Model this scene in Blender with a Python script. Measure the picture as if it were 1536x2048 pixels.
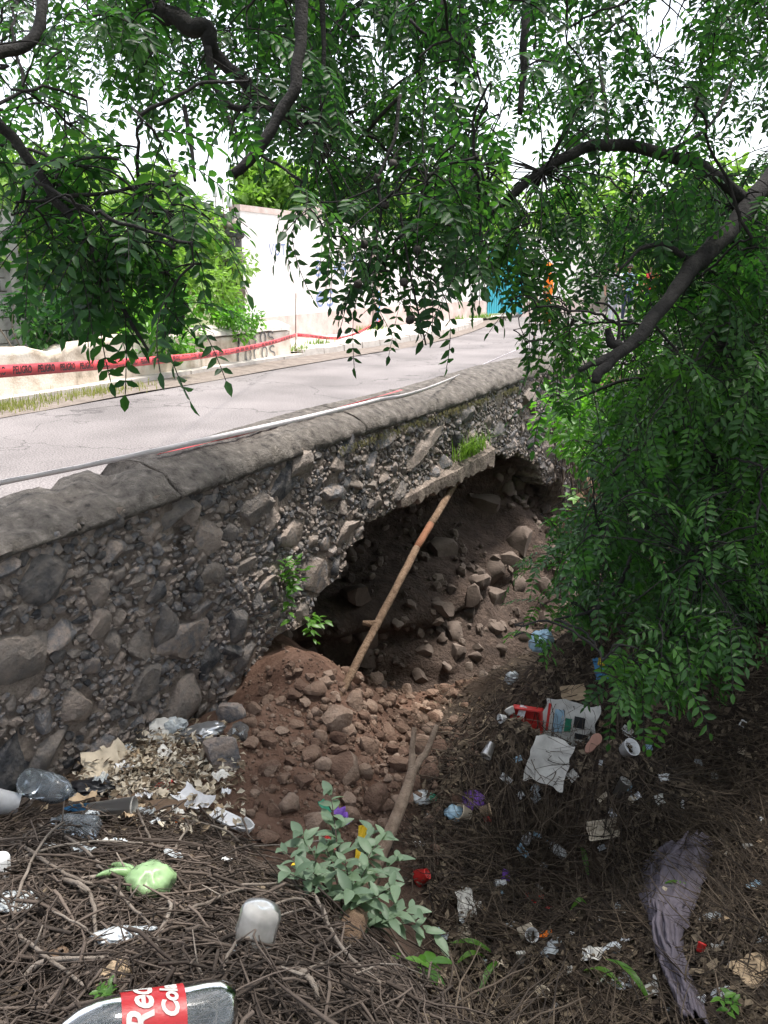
import bpy, bmesh, math, random
import numpy as np
from mathutils import Vector, Matrix, noise

for o in list(bpy.data.objects):
    bpy.data.objects.remove(o, do_unlink=True)
random.seed(11)
DENS_L, DENS_R, DENS_T = 0.08, 0.078, 0.045
rng = np.random.default_rng(11)
scene = bpy.context.scene
col = scene.collection
rad = math.radians

# ---------------------------------------------------------------- camera
PITCH, YAW, FPX, CAMZ = 17.0, 29.5, 1577.0, 1.5
cd = bpy.data.cameras.new('camera')
cam = bpy.data.objects.new('camera', cd)
col.objects.link(cam)
cam.location = (0, 0, CAMZ)
cam.rotation_euler = (rad(90 - PITCH), 0, rad(YAW))
cd.sensor_fit = 'VERTICAL'
cd.sensor_height = 24.0
cd.lens = 12.0 * FPX / 1024.0
cd.clip_start = 0.05
cd.clip_end = 2000
scene.camera = cam
scene.render.resolution_x, scene.render.resolution_y = 768, 1024

# ---------------------------------------------------------------- light
SUN = Vector((0.15, 0.20, 0.96)).normalized()
world = bpy.data.worlds.new('World')
scene.world = world
world.use_nodes = True
wn = world.node_tree
bg = wn.nodes['Background']
sky = wn.nodes.new('ShaderNodeTexSky')
sky.sky_type = 'NISHITA'
sky.sun_disc = False
sky.sun_elevation = math.asin(SUN.z)
sky.sun_rotation = math.atan2(SUN.x, SUN.y)
sky.air_density = 1.0
sky.dust_density = 2.5
hs = wn.nodes.new('ShaderNodeHueSaturation')
hs.inputs['Saturation'].default_value = 0.35
wn.links.new(sky.outputs[0], hs.inputs['Color'])
wn.links.new(hs.outputs[0], bg.inputs[0])
bg.inputs[1].default_value = 0.15
sl = bpy.data.lights.new('sun', 'SUN')
sl.energy = 2.2
sl.angle = rad(9)
sl.color = (1.0, 0.95, 0.88)
so = bpy.data.objects.new('sun', sl)
col.objects.link(so)
so.location = (10, 10, 30)
so.rotation_euler = SUN.to_track_quat('Z', 'Y').to_euler()
vs = scene.view_settings
vs.view_transform = 'Standard'
vs.look = 'None'
vs.exposure = 1.7
vs.gamma = 1.0
vs.use_curve_mapping = False

# ---------------------------------------------------------------- pixel geometry (1536 x 2048 photograph)
_P, _Y = rad(PITCH), rad(YAW)
CC = np.array([0, 0, CAMZ])
FW = np.array([-math.sin(_Y) * math.cos(_P), math.cos(_Y) * math.cos(_P), -math.sin(_P)])
RT = np.array([math.cos(_Y), math.sin(_Y), 0.0])
UP = np.cross(RT, FW)
def ray(u, v): return FW * FPX + RT * (u - 768) - UP * (v - 1024)
def dep(u, v, d): return CC + ray(u, v) * d / FPX
def onz(u, v, z):
    d = ray(u, v); return CC + d * (z - CC[2]) / d[2]
def onx(u, v, x):
    d = ray(u, v); return CC + d * (x - CC[0]) / d[0]
def onplane(u, v, p, n):
    d = ray(u, v); return CC + d * ((np.asarray(p) - CC) @ np.asarray(n)) / (d @ np.asarray(n))

# ---------------------------------------------------------------- mesh helpers
def obj(name, me, parent=None, loc=None):
    o = bpy.data.objects.new(name, me)
    col.objects.link(o)
    if parent is not None: o.parent = parent
    if loc is not None: o.location = loc
    return o
def tag(o, label, cat, group=None):
    o['label'] = label; o['category'] = cat
    if group: o['group'] = group
    return o
def structure(o): o['kind'] = 'structure'; return o
def stuff(o): o['kind'] = 'stuff'; return o
def empty(name, loc=(0, 0, 0)):
    o = bpy.data.objects.new(name, None); col.objects.link(o); o.location = loc
    o.empty_display_size = 0.1
    return o
def mesh(name, v, f, mat=None, smooth=True):
    me = bpy.data.meshes.new(name)
    me.from_pydata([tuple(map(float, p)) for p in v], [], [tuple(map(int, q)) for q in f])
    if mat is not None:
        for m in (mat if isinstance(mat, (list, tuple)) else [mat]): me.materials.append(m)
    if smooth: me.polygons.foreach_set('use_smooth', [True] * len(me.polygons))
    me.update()
    return me
def bigmesh(name, V, Fq, mat, smooth=True):
    """fast mesh from numpy arrays, faces all with the same count"""
    V = np.asarray(V, np.float32).reshape(-1, 3); Fq = np.asarray(Fq, np.int32)
    k = Fq.shape[1]; n = len(Fq)
    me = bpy.data.meshes.new(name)
    me.vertices.add(len(V)); me.vertices.foreach_set('co', V.ravel())
    me.loops.add(n * k); me.loops.foreach_set('vertex_index', Fq.ravel())
    me.polygons.add(n)
    me.polygons.foreach_set('loop_start', np.arange(0, n * k, k, dtype=np.int32))
    me.polygons.foreach_set('loop_total', np.full(n, k, np.int32))
    me.polygons.foreach_set('use_smooth', np.full(n, smooth))
    for m in (mat if isinstance(mat, (list, tuple)) else [mat]): me.materials.append(m)
    me.update(calc_edges=True); me.validate()
    return me
class MB:
    def __init__(s): s.v = []; s.f = []; s.n = 0; s.mi = []
    def add(s, v, f, mi=0):
        v = [tuple(p) for p in v]
        s.v += v; s.f += [tuple(i + s.n for i in q) for q in f]; s.n += len(v); s.mi += [mi] * len(f)
        return s
    def box(s, c, d, rot=None, mi=0):
        c = Vector(c); hx, hy, hz = d[0] / 2, d[1] / 2, d[2] / 2
        P = [Vector((x, y, z)) for z in (-hz, hz) for (x, y) in ((-hx, -hy), (hx, -hy), (hx, hy), (-hx, hy))]
        if rot is not None: P = [rot @ p for p in P]
        return s.add([p + c for p in P], [(3, 2, 1, 0), (4, 5, 6, 7), (0, 1, 5, 4), (1, 2, 6, 5), (2, 3, 7, 6), (3, 0, 4, 7)], mi)
    def tube(s, pts, r, sides=5, cap=True, mi=0):
        v, f = tube(pts, r, sides, cap); return s.add(v, f, mi)
    def build(s, name, mat, parent=None, smooth=True):
        me = mesh(name, s.v, s.f, mat, smooth)
        if any(s.mi): me.polygons.foreach_set('material_index', s.mi)
        return obj(name, me, parent)
def tube(pts, r, sides=5, cap=True):
    P = [Vector(p) for p in pts]; n = len(P)
    R = list(r) if hasattr(r, '__len__') else [r] * n
    v = []; f = []
    a = None
    for i in range(n):
        t = (P[min(i + 1, n - 1)] - P[max(i - 1, 0)])
        t = t.normalized() if t.length > 1e-9 else Vector((0, 0, 1))
        if a is None:
            a = t.orthogonal().normalized()
        else:
            a = (a - t * a.dot(t)); a = a.normalized() if a.length > 1e-6 else t.orthogonal().normalized()
        b = t.cross(a)
        for k in range(sides):
            w = 2 * math.pi * k / sides
            v.append(P[i] + (a * math.cos(w) + b * math.sin(w)) * R[i])
    for i in range(n - 1):
        for k in range(sides):
            k2 = (k + 1) % sides
            f.append((i * sides + k, i * sides + k2, (i + 1) * sides + k2, (i + 1) * sides + k))
    if cap:
        f.append(tuple(range(sides))[::-1]); f.append(tuple(range((n - 1) * sides, n * sides)))
    return v, f
def smooth_path(pts, n=4):
    """Catmull-Rom through points (tuples of any length)"""
    A = [np.array(p, float) for p in pts]
    A = [2 * A[0] - A[1]] + A + [2 * A[-1] - A[-2]]
    out = []
    for i in range(1, len(A) - 2):
        for k in range(n):
            t = k / n
            p0, p1, p2, p3 = A[i - 1], A[i], A[i + 1], A[i + 2]
            out.append(0.5 * (2 * p1 + (p2 - p0) * t + (2 * p0 - 5 * p1 + 4 * p2 - p3) * t * t + (3 * p1 - p0 - 3 * p2 + p3) * t ** 3))
    out.append(A[-2])
    return out
def lathe(prof, n=20, wob=0.0, seed=0, cap0=False, cap1=False):
    """revolve (r, z) profile about z"""
    rr = random.Random(seed); v = []; f = []
    for i, (r, z) in enumerate(prof):
        for k in range(n):
            a = 2 * math.pi * k / n
            q = r * (1 + wob * noise.noise(Vector((math.cos(a) * 1.3 + seed, math.sin(a) * 1.3, z * 14 + seed))))
            v.append((q * math.cos(a), q * math.sin(a), z))
    for i in range(len(prof) - 1):
        for k in range(n):
            k2 = (k + 1) % n
            f.append((i * n + k, i * n + k2, (i + 1) * n + k2, (i + 1) * n + k))
    if cap0: f.append(tuple(range(n))[::-1])
    if cap1: f.append(tuple(range((len(prof) - 1) * n, len(prof) * n)))
    return v, f
def fract(x, y, seed=0, octs=4, f0=1.0, gain=0.5):
    """numpy fractal value noise, about -1..1"""
    out = np.zeros(np.broadcast(x, y).shape); amp = 1.0; tot = 0
    for o in range(octs):
        g = np.random.default_rng(seed * 31 + o).uniform(-1, 1, (257, 257))
        X = np.asarray(x) * f0 * 2 ** o + 77.3 * o; Y = np.asarray(y) * f0 * 2 ** o + 13.7 * o
        xi = np.floor(X).astype(int); yi = np.floor(Y).astype(int)
        fx = X - xi; fy = Y - yi
        fx = fx * fx * (3 - 2 * fx); fy = fy * fy * (3 - 2 * fy)
        a = g[xi % 257, yi % 257]; b = g[(xi + 1) % 257, yi % 257]; c = g[xi % 257, (yi + 1) % 257]; d = g[(xi + 1) % 257, (yi + 1) % 257]
        out = out + amp * ((a * (1 - fx) + b * fx) * (1 - fy) + (c * (1 - fx) + d * fx) * fy)
        tot += amp; amp *= gain
    return out / tot * 1.6

# ---------------------------------------------------------------- materials
def _new(name):
    m = bpy.data.materials.new(name); m.use_nodes = True
    nt = m.node_tree
    return m, nt, nt.nodes['Principled BSDF'], nt.nodes['Material Output']
def mat(name, cols, rough=0.85, ns=6.0, bump=0.3, bs=25.0, rand=0.0, spec=0.3, contrast=1.0, metal=0.0, bdist=0.02, detail=8, alpha=None):
    m, nt, p, out = _new(name)
    N = nt.nodes.new; L = nt.links.new
    geo = N('ShaderNodeNewGeometry')
    nz = N('ShaderNodeTexNoise'); nz.inputs['Scale'].default_value = ns; nz.inputs['Detail'].default_value = detail
    nz.inputs['Roughness'].default_value = 0.62
    L(geo.outputs['Position'], nz.inputs['Vector'])
    mr = N('ShaderNodeMath'); mr.operation = 'MULTIPLY_ADD'
    k = 1.9 * contrast * (1 - 0.55 * min(1, rand))
    mr.inputs[1].default_value = k; mr.inputs[2].default_value = 0.5 - 0.5 * k
    L(nz.outputs['Fac'], mr.inputs[0])
    fac = mr.outputs[0]
    if rand > 0:
        oi = N('ShaderNodeObjectInfo')
        ad = N('ShaderNodeMath'); ad.operation = 'ADD'
        L(oi.outputs['Random'], ad.inputs[0]); L(geo.outputs['Random Per Island'], ad.inputs[1])
        fr = N('ShaderNodeMath'); fr.operation = 'FRACT'; L(ad.outputs[0], fr.inputs[0])
        ma = N('ShaderNodeMath'); ma.operation = 'MULTIPLY_ADD'; ma.inputs[1].default_value = rand
        sb = N('ShaderNodeMath'); sb.operation = 'SUBTRACT'; sb.inputs[1].default_value = rand * 0.5
        L(fr.outputs[0], ma.inputs[0]); L(fac, sb.inputs[0]); L(sb.outputs[0], ma.inputs[2])
        fac = ma.outputs[0]
    cr = N('ShaderNodeValToRGB')
    e = cr.color_ramp.elements
    for i, c in enumerate(cols):
        pos = i / max(1, len(cols) - 1)
        if i < 2: el = e[i]; el.position = pos
        else: el = e.new(pos)
        el.color = (*c, 1)
    if len(cols) == 1: e[1].color = (*cols[0], 1)
    L(fac, cr.inputs[0]); L(cr.outputs[0], p.inputs['Base Color'])
    p.inputs['Roughness'].default_value = rough; p.inputs['Specular IOR Level'].default_value = spec
    p.inputs['Metallic'].default_value = metal
    if bump > 0:
        n2 = N('ShaderNodeTexNoise'); n2.inputs['Scale'].default_value = bs; n2.inputs['Detail'].default_value = 6
        n2.inputs['Roughness'].default_value = 0.65
        L(geo.outputs['Position'], n2.inputs['Vector'])
        bp = N('ShaderNodeBump'); bp.inputs['Strength'].default_value = bump; bp.inputs['Distance'].default_value = bdist
        L(n2.outputs['Fac'], bp.inputs['Height']); L(bp.outputs[0], p.inputs['Normal'])
    if alpha is not None: p.inputs['Alpha'].default_value = alpha
    return m
def leafmat(name, c0, c1, c2, trans=0.45, rough=0.42, spec=0.5):
    m, nt, p, out = _new(name)
    N = nt.nodes.new; L = nt.links.new
    geo = N('ShaderNodeNewGeometry'); oi = N('ShaderNodeObjectInfo')
    ad = N('ShaderNodeMath'); ad.operation = 'ADD'
    L(oi.outputs['Random'], ad.inputs[0]); L(geo.outputs['Random Per Island'], ad.inputs[1])
    fr = N('ShaderNodeMath'); fr.operation = 'FRACT'; L(ad.outputs[0], fr.inputs[0])
    nz = N('ShaderNodeTexNoise'); nz.inputs['Scale'].default_value = 1.3; L(geo.outputs['Position'], nz.inputs['Vector'])
    mx = N('ShaderNodeMath'); mx.operation = 'MULTIPLY_ADD'; mx.inputs[1].default_value = 0.55
    m2 = N('ShaderNodeMath'); m2.operation = 'MULTIPLY_ADD'; m2.inputs[1].default_value = 1.4; m2.inputs[2].default_value = -0.45
    L(nz.outputs['Fac'], m2.inputs[0]); L(fr.outputs[0], mx.inputs[0]); L(m2.outputs[0], mx.inputs[2])
    cr = N('ShaderNodeValToRGB'); e = cr.color_ramp.elements
    e[0].color = (*c0, 1); e[1].color = (*c2, 1); x = e.new(0.5); x.color = (*c1, 1)
    L(mx.outputs[0], cr.inputs[0]); L(cr.outputs[0], p.inputs['Base Color'])
    p.inputs['Roughness'].default_value = rough; p.inputs['Specular IOR Level'].default_value = spec
    tr = N('ShaderNodeBsdfTranslucent')
    g = N('ShaderNodeMix'); g.data_type = 'RGBA'; g.blend_type = 'MULTIPLY'; g.inputs[0].default_value = 1
    L(cr.outputs[0], g.inputs[6]); g.inputs[7].default_value = (1.6, 1.9, 0.8, 1)
    L(g.outputs[2], tr.inputs['Color'])
    ms = N('ShaderNodeMixShader'); ms.inputs[0].default_value = trans
    L(p.outputs[0], ms.inputs[1]); L(tr.outputs[0], ms.inputs[2]); L(ms.outputs[0], out.inputs['Surface'])
    return m
def clearmat(name, tint=(0.9, 0.95, 1.0), dirt=0.18, rough=0.12, dirtcol=(0.45, 0.47, 0.47), ior=1.36):
    """thin clear plastic: see-through, glossy, a little dusty"""
    m, nt, p, out = _new(name)
    N = nt.nodes.new; L = nt.links.new
    tr = N('ShaderNodeBsdfTransparent'); tr.inputs[0].default_value = (*tint, 1)
    p.inputs['Base Color'].default_value = (*dirtcol, 1); p.inputs['Roughness'].default_value = 0.5
    gl = N('ShaderNodeBsdfGlossy'); gl.inputs['Roughness'].default_value = rough
    fz = N('ShaderNodeFresnel'); fz.inputs['IOR'].default_value = ior
    geo = N('ShaderNodeNewGeometry'); nz = N('ShaderNodeTexNoise'); nz.inputs['Scale'].default_value = 18; nz.inputs['Detail'].default_value = 3
    L(geo.outputs['Position'], nz.inputs['Vector'])
    bp = N('ShaderNodeBump'); bp.inputs['Strength'].default_value = 0.3; bp.inputs['Distance'].default_value = 0.004
    L(nz.outputs['Fac'], bp.inputs['Height'])
    for nd in (gl, fz): L(bp.outputs[0], nd.inputs['Normal'])
    a = N('ShaderNodeMixShader'); b = N('ShaderNodeMixShader')
    mr = N('ShaderNodeMath'); mr.operation = 'MULTIPLY'; mr.inputs[1].default_value = dirt * 2
    L(nz.outputs['Fac'], mr.inputs[0]); L(mr.outputs[0], a.inputs[0])
    L(tr.outputs[0], a.inputs[1]); L(p.outputs[0], a.inputs[2])
    L(fz.outputs[0], b.inputs[0]); L(a.outputs[0], b.inputs[1]); L(gl.outputs[0], b.inputs[2])
    L(b.outputs[0], out.inputs['Surface'])
    return m
M = {}
M['soil'] = mat('reddish soil', [(0.10, 0.062, 0.045), (0.17, 0.105, 0.075), (0.24, 0.155, 0.115)], 0.95, 7, 0.7, 45)
M['rockb'] = mat('brown rubble rock', [(0.085, 0.049, 0.035), (0.15, 0.093, 0.067), (0.215, 0.146, 0.108), (0.29, 0.215, 0.168)], 0.95, 12, 0.9, 36, rand=0.7, bdist=.03)
M['stone'] = mat('field stone', [(0.05, 0.051, 0.057), (0.14, 0.127, 0.12), (0.215, 0.183, 0.16), (0.29, 0.235, 0.2), (0.145, 0.146, 0.155), (0.345, 0.28, 0.24)], 0.9, 14, 0.9, 38, rand=0.9, bdist=0.03)
M['mortar'] = mat('crumbling mortar', [(0.075, 0.061, 0.052), (0.23, 0.185, 0.155), (0.44, 0.36, 0.30)], 0.95, 9, 1.0, 30, bdist=0.06)
M['coping'] = mat('weathered cement coping', [(0.035, 0.031, 0.028), (0.115, 0.10, 0.088), (0.155, 0.137, 0.12), (0.25, 0.22, 0.193)], 0.95, 16, 1.0, 70, bdist=0.03, contrast=1.35, detail=12)
M['slab'] = mat('broken concrete slab', [(0.09, 0.074, 0.062), (0.18, 0.15, 0.127), (0.29, 0.245, 0.21)], 0.9, 9, 0.6, 50)
M['moss'] = leafmat('dry moss', (0.05, 0.05, 0.02), (0.08, 0.075, 0.03), (0.12, 0.10, 0.05), 0.1, 0.9, 0.1)
def roadmat():
    m, nt, p, out = _new('dusty asphalt'); N = nt.nodes.new; L = nt.links.new
    geo = N('ShaderNodeNewGeometry')
    def nz(sc, det, lo, hi, a, b):
        t = N('ShaderNodeTexNoise'); t.inputs['Scale'].default_value = sc; t.inputs['Detail'].default_value = det; L(geo.outputs['Position'], t.inputs['Vector'])
        r = N('ShaderNodeMapRange'); r.inputs[1].default_value = lo; r.inputs[2].default_value = hi; r.inputs[3].default_value = a; r.inputs[4].default_value = b; L(t.outputs['Fac'], r.inputs[0]); return r, t
    fine, ft = nz(70, 3, .35, .65, .62, 1.38); blot, _ = nz(.9, 7, .35, .65, .78, 1.15)
    vo = N('ShaderNodeTexVoronoi'); vo.feature = 'DISTANCE_TO_EDGE'; vo.inputs['Scale'].default_value = .45
    wn_ = N('ShaderNodeTexNoise'); wn_.inputs['Scale'].default_value = 2.2; wn_.inputs['Detail'].default_value = 6; L(geo.outputs['Position'], wn_.inputs['Vector'])
    va = N('ShaderNodeVectorMath'); va.operation = 'MULTIPLY_ADD'; va.inputs[1].default_value = (1.6, 1.6, 0); L(wn_.outputs['Color'], va.inputs[0]); L(geo.outputs['Position'], va.inputs[2]); L(va.outputs[0], vo.inputs['Vector'])
    ck = N('ShaderNodeMapRange'); ck.inputs[1].default_value = .0; ck.inputs[2].default_value = .012; ck.inputs[3].default_value = .5; ck.inputs[4].default_value = 1.0; L(vo.outputs['Distance'], ck.inputs[0])
    m1 = N('ShaderNodeMath'); m1.operation = 'MULTIPLY'; L(fine.outputs[0], m1.inputs[0]); L(blot.outputs[0], m1.inputs[1])
    m2 = N('ShaderNodeMath'); m2.operation = 'MULTIPLY'; L(m1.outputs[0], m2.inputs[0]); L(ck.outputs[0], m2.inputs[1])
    mx = N('ShaderNodeMix'); mx.data_type = 'RGBA'; mx.blend_type = 'MULTIPLY'; mx.inputs[0].default_value = 1; mx.inputs[6].default_value = (.165, .149, .146, 1)
    L(m2.outputs[0], mx.inputs[7]); L(mx.outputs[2], p.inputs['Base Color']); p.inputs['Roughness'].default_value = .92; p.inputs['Specular IOR Level'].default_value = .25
    bp = N('ShaderNodeBump'); bp.inputs['Strength'].default_value = .5; bp.inputs['Distance'].default_value = .01; L(ft.outputs['Fac'], bp.inputs['Height']); L(bp.outputs[0], p.inputs['Normal'])
    return m
M['asphalt'] = roadmat()
M['verge'] = mat('sandy verge', [(0.10, 0.082, 0.07), (0.17, 0.14, 0.12), (0.24, 0.205, 0.178)], 0.95, 6, 0.8, 30)
M['concrete'] = mat('pale concrete', [(0.32, 0.28, 0.25), (0.46, 0.42, 0.38), (0.55, 0.50, 0.46)], 0.9, 5, 0.4, 40)
M['lowwall'] = mat('stained cream plaster', [(0.20, 0.165, 0.12), (0.52, 0.43, 0.34), (0.66, 0.59, 0.50), (0.72, 0.66, 0.58)], 0.9, 2.6, 0.5, 30, contrast=1.3)
M['whitewall'] = mat('whitewash', [(0.52, 0.44, 0.40), (0.76, 0.73, 0.70), (0.82, 0.80, 0.78)], 0.85, 1.3, 0.25, 20)
M['pinkbase'] = mat('bare pink plaster', [(0.42, 0.30, 0.26), (0.56, 0.45, 0.41), (0.66, 0.58, 0.54)], 0.9, 3.5, 0.4, 25)
M['greywall'] = mat('grey block', [(0.14, 0.13, 0.12), (0.26, 0.25, 0.24), (0.34, 0.33, 0.32)], 0.9, 4, 0.4, 30)
M['cream'] = mat('cream wall', [(0.55, 0.50, 0.42), (0.70, 0.65, 0.57)], 0.9, 3, 0.2, 20)
M['teal'] = mat('teal painted steel', [(0.05, 0.36, 0.44), (0.09, 0.45, 0.53)], 0.45, 2, 0.05, 20)
M['farground'] = mat('far ground', [(0.16, 0.14, 0.08), (0.12, 0.14, 0.06), (0.26, 0.20, 0.15)], 0.95, 0.7, 0.5, 8)
M['bark'] = mat('dark bark', [(0.009, 0.008, 0.009), (0.02, 0.018, 0.018), (0.042, 0.038, 0.036)], 0.9, 14, 0.8, 60)
M['leaf'] = leafmat('tree leaf', (0.010, 0.035, 0.014), (0.021, 0.066, 0.021), (0.055, 0.135, 0.030), 0.5, 0.46, 0.32)
M['leafmid'] = leafmat('mid green leaf', (0.016, 0.052, 0.016), (0.034, 0.098, 0.022), (0.075, 0.18, 0.034), 0.45, 0.42, 0.4)
M['leafb'] = leafmat('fresh leaf', (0.045, 0.12, 0.018), (0.085, 0.21, 0.028), (0.13, 0.27, 0.04), 0.5, 0.4, 0.5)
M['leafbg'] = leafmat('background leaf', (0.07, 0.13, 0.03), (0.13, 0.22, 0.05), (0.22, 0.33, 0.09), 0.4, 0.6, 0.2)
M['leafgrey'] = leafmat('grey green leaf', (0.075, 0.12, 0.075), (0.115, 0.17, 0.11), (0.15, 0.215, 0.13), 0.3, 0.5, 0.4)
M['grass'] = leafmat('dry grass blade', (0.14, 0.16, 0.05), (0.24, 0.24, 0.09), (0.30, 0.27, 0.13), 0.3, 0.7, 0.1)
M['grassg'] = leafmat('green grass blade', (0.06, 0.12, 0.02), (0.12, 0.2, 0.04), (0.17, 0.24, 0.06), 0.35, 0.5, 0.3)
M['wood'] = mat('peeled pole wood', [(0.07, 0.042, 0.026), (0.165, 0.105, 0.066), (0.25, 0.175, 0.118)], 0.9, 22, 1.0, 45, bdist=.03)
M['woodpale'] = mat('pale peeled wood', [(0.15, 0.10, 0.07), (0.28, 0.205, 0.15), (0.36, 0.275, 0.21)], 0.9, 22, 0.8, 50, bdist=.02)
M['woodred'] = mat('red brown bark', [(0.13, 0.055, 0.028), (0.22, 0.10, 0.055)], 0.85, 16, 0.7, 70)
M['twig'] = mat('dry twig', [(0.024, 0.018, 0.014), (0.06, 0.045, 0.036), (0.135, 0.105, 0.086)], 0.9, 20, 0.3, 80, rand=0.9)
M['stick'] = mat('grey stick', [(0.085, 0.068, 0.056), (0.18, 0.15, 0.125), (0.28, 0.24, 0.205)], 0.88, 18, 0.5, 80, rand=0.6)
M['litter'] = mat('leaf litter', [(0.022, 0.016, 0.012), (0.058, 0.042, 0.03), (0.12, 0.09, 0.062), (0.21, 0.165, 0.115)], 0.9, 14, 0.3, 60, rand=1.0)
M['humus'] = mat('dark humus', [(0.022, 0.017, 0.014), (0.05, 0.038, 0.03), (0.085, 0.064, 0.05)], 0.97, 9, 0.9, 50)
M['straw'] = mat('dry straw', [(0.025, 0.019, 0.015), (0.065, 0.048, 0.035), (0.14, 0.105, 0.075)], 0.85, 10, 0.0, 60, rand=1.0)
M['fruit'] = mat('seed pod', [(0.02, 0.018, 0.018), (0.05, 0.04, 0.036)], 0.7, 20, 0.3, 60)
def plain(name, c, rough=0.6, spec=0.4, var=0.25, bump=0.1, metal=0.0, ns=18):
    lo = tuple(x * (1 - var) for x in c); hi = tuple(min(1, x * (1 + var * 0.5)) for x in c)
    return mat(name, [lo, c, hi], rough, ns, bump, 60, spec=spec, metal=metal)
M['white'] = plain('dirty white plastic', (0.62, 0.62, 0.62), 0.5)
M['paper'] = plain('dirty white paper', (0.58, 0.56, 0.52), 0.85)
M['card'] = plain('cardboard', (0.42, 0.31, 0.20), 0.9)
M['cardpale'] = plain('pale cardboard', (0.55, 0.47, 0.36), 0.9)
M['brownpaper'] = plain('brown wet paper', (0.13, 0.085, 0.055), 0.9)
M['red'] = plain('red plastic', (0.55, 0.035, 0.03), 0.45)
M['tape'] = plain('red barrier tape', (0.72, 0.045, 0.06), 0.4)
M['tapeback'] = plain('pale barrier tape back', (0.80, 0.74, 0.76), 0.35, var=0.08)
M['ink'] = plain('black ink', (0.02, 0.02, 0.022), 0.6)
M['bluepaint'] = plain('faded blue paint', (0.20, 0.25, 0.42), 0.8)
M['bluespray'] = plain('bright blue spray paint', (0.03, 0.26, 0.72), 0.6)
M['greyspray'] = plain('grey spray paint', (0.13, 0.13, 0.13), 0.8)
M['foam'] = plain('foam', (0.66, 0.66, 0.68), 0.7)
M['orange'] = plain('orange fabric', (0.95, 0.22, 0.02), 0.8)
M['yellow'] = plain('yellow plastic', (0.62, 0.42, 0.02), 0.5)
M['purple'] = plain('purple plastic', (0.16, 0.06, 0.36), 0.5)
M['green'] = plain('green plastic', (0.03, 0.22, 0.13), 0.5)
M['blue'] = plain('blue plastic', (0.06, 0.22, 0.42), 0.5)
M['paleblue'] = plain('pale blue film', (0.32, 0.48, 0.60), 0.45)
M['black'] = plain('black plastic', (0.015, 0.015, 0.018), 0.35)
M['foil'] = plain('silver foil', (0.55, 0.56, 0.58), 0.28, metal=0.8)
M['cloth'] = plain('grey violet cloth', (0.125, 0.108, 0.132), 0.9, var=0.15)
M['skin'] = plain('skin', (0.32, 0.18, 0.12), 0.6, var=0.08)
M['denim'] = plain('dark denim', (0.03, 0.04, 0.07), 0.9)
M['shirtw'] = plain('white shirt', (0.66, 0.66, 0.68), 0.9)
M['shirtb'] = plain('pale blue shirt', (0.35, 0.48, 0.66), 0.9)
M['hair'] = plain('dark hair', (0.02, 0.016, 0.014), 0.6)
M['greycloth'] = plain('light grey trousers', (0.42, 0.44, 0.47), 0.9)
M['pet'] = clearmat('clear bottle plastic', dirt=0.13, dirtcol=(0.5, 0.56, 0.6))
M['petdirty'] = clearmat('cloudy bottle plastic', tint=(0.85, 0.85, 0.83), dirt=0.62, dirtcol=(0.40, 0.385, 0.36), rough=0.35, ior=1.13)
M['bagclear'] = clearmat('clear bag film', dirt=0.6, dirtcol=(0.55, 0.59, 0.61), rough=0.22, ior=1.2)
M['baggreen'] = clearmat('pale green bag film', tint=(0.8, 0.95, 0.7), dirt=0.6, dirtcol=(0.27, 0.42, 0.20), rough=0.25, ior=1.2)
M['bagwhite'] = clearmat('white bag film', tint=(0.9, 0.92, 0.95), dirt=0.85, dirtcol=(0.62, 0.66, 0.69), rough=0.25, ior=1.2)

# ================================================================ TERRAIN (gully)
PIX = [(0,2048,1.55),(330,2048,1.5),(650,2048,1.62),(0,1850,1.95),(300,1850,2.0),(550,1850,2.1),(0,1720,2.4),(250,1720,2.55),(450,1720,2.75),
 (520,1450,4.3),(650,1480,4.4),(500,1600,3.7),(650,1650,3.6),(800,1600,4.2),(520,1750,3.05),(850,1432,6.9),(930,1455,6.4),(780,1405,6.1),(850,1700,3.9),(720,1800,2.9),
 (850,1900,3.45),(950,1700,4.1),(1000,1390,4.6),(1100,1330,4.7),(1210,1310,4.7),(1060,1430,4.2),(1160,1450,4.1),(1060,1625,4.8),(1170,1640,4.6),(950,1570,5.0),(1260,1480,4.1),
 (1360,1520,4.5),(1100,1720,4.25),(1300,1720,3.95),(1450,1600,4.2),(1000,1850,3.6),(1200,1850,3.4),(1400,1850,3.1),(1000,2048,3.05),(1300,2048,2.7),
 (1536,2048,2.5),(1536,1750,3.3),(1500,1450,4.5),(1536,1250,4.9),(600,1290,4.95),(560,1360,4.75),(700,1360,5.6)]
CP = [dep(*t) for t in PIX]
CP += [np.array(p, float) for p in [(0,0,-.02),(0,-3,.1),(-2.5,-1,0),(-3,-3,0),(-2.9,.3,-.55),(-3,1.8,-.88),(-3,2.7,-.95),(-3,3.4,-1.05),(2,0,-.1),(3,2,0),(2.2,4,.1),(4.5,6,.2),
  (1.8,7.5,.1),(5,12,0),(0.5,12,-.05),(3,11,0.0),(-1.2,10.8,-.8),(-2.4,10.6,-.7),(-1.5,8.5,-1.5),(-2.6,9.2,-2.3),(-2.7,7.2,-2.5),(-3,6.2,-2.5),(-3.9,6.3,-2.45),(-2.15,6.5,-2.1),(-1.4,7.0,-2.05),(-4.6,5,-1.7),(-3.7,4.1,-.95),(-3.6,3.6,-.92),
  (-4.5,8,-2.5),(-5.5,2,-.9),(-5.5,10,-1.3),(7,0,.1),(7,-4,.1),(7,12,.1),(-7,-4,-.6),(-7,6,-1.6),(-7,13,-.6)]]
CP = np.array(CP)
def _tps(d):
    return np.where(d > 1e-9, d * d * np.log(np.maximum(d, 1e-9)), 0.0)
_n = len(CP)
_D = np.linalg.norm(CP[:, None, :2] - CP[None, :, :2], axis=2)
_A = np.zeros((_n + 3, _n + 3))
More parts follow.
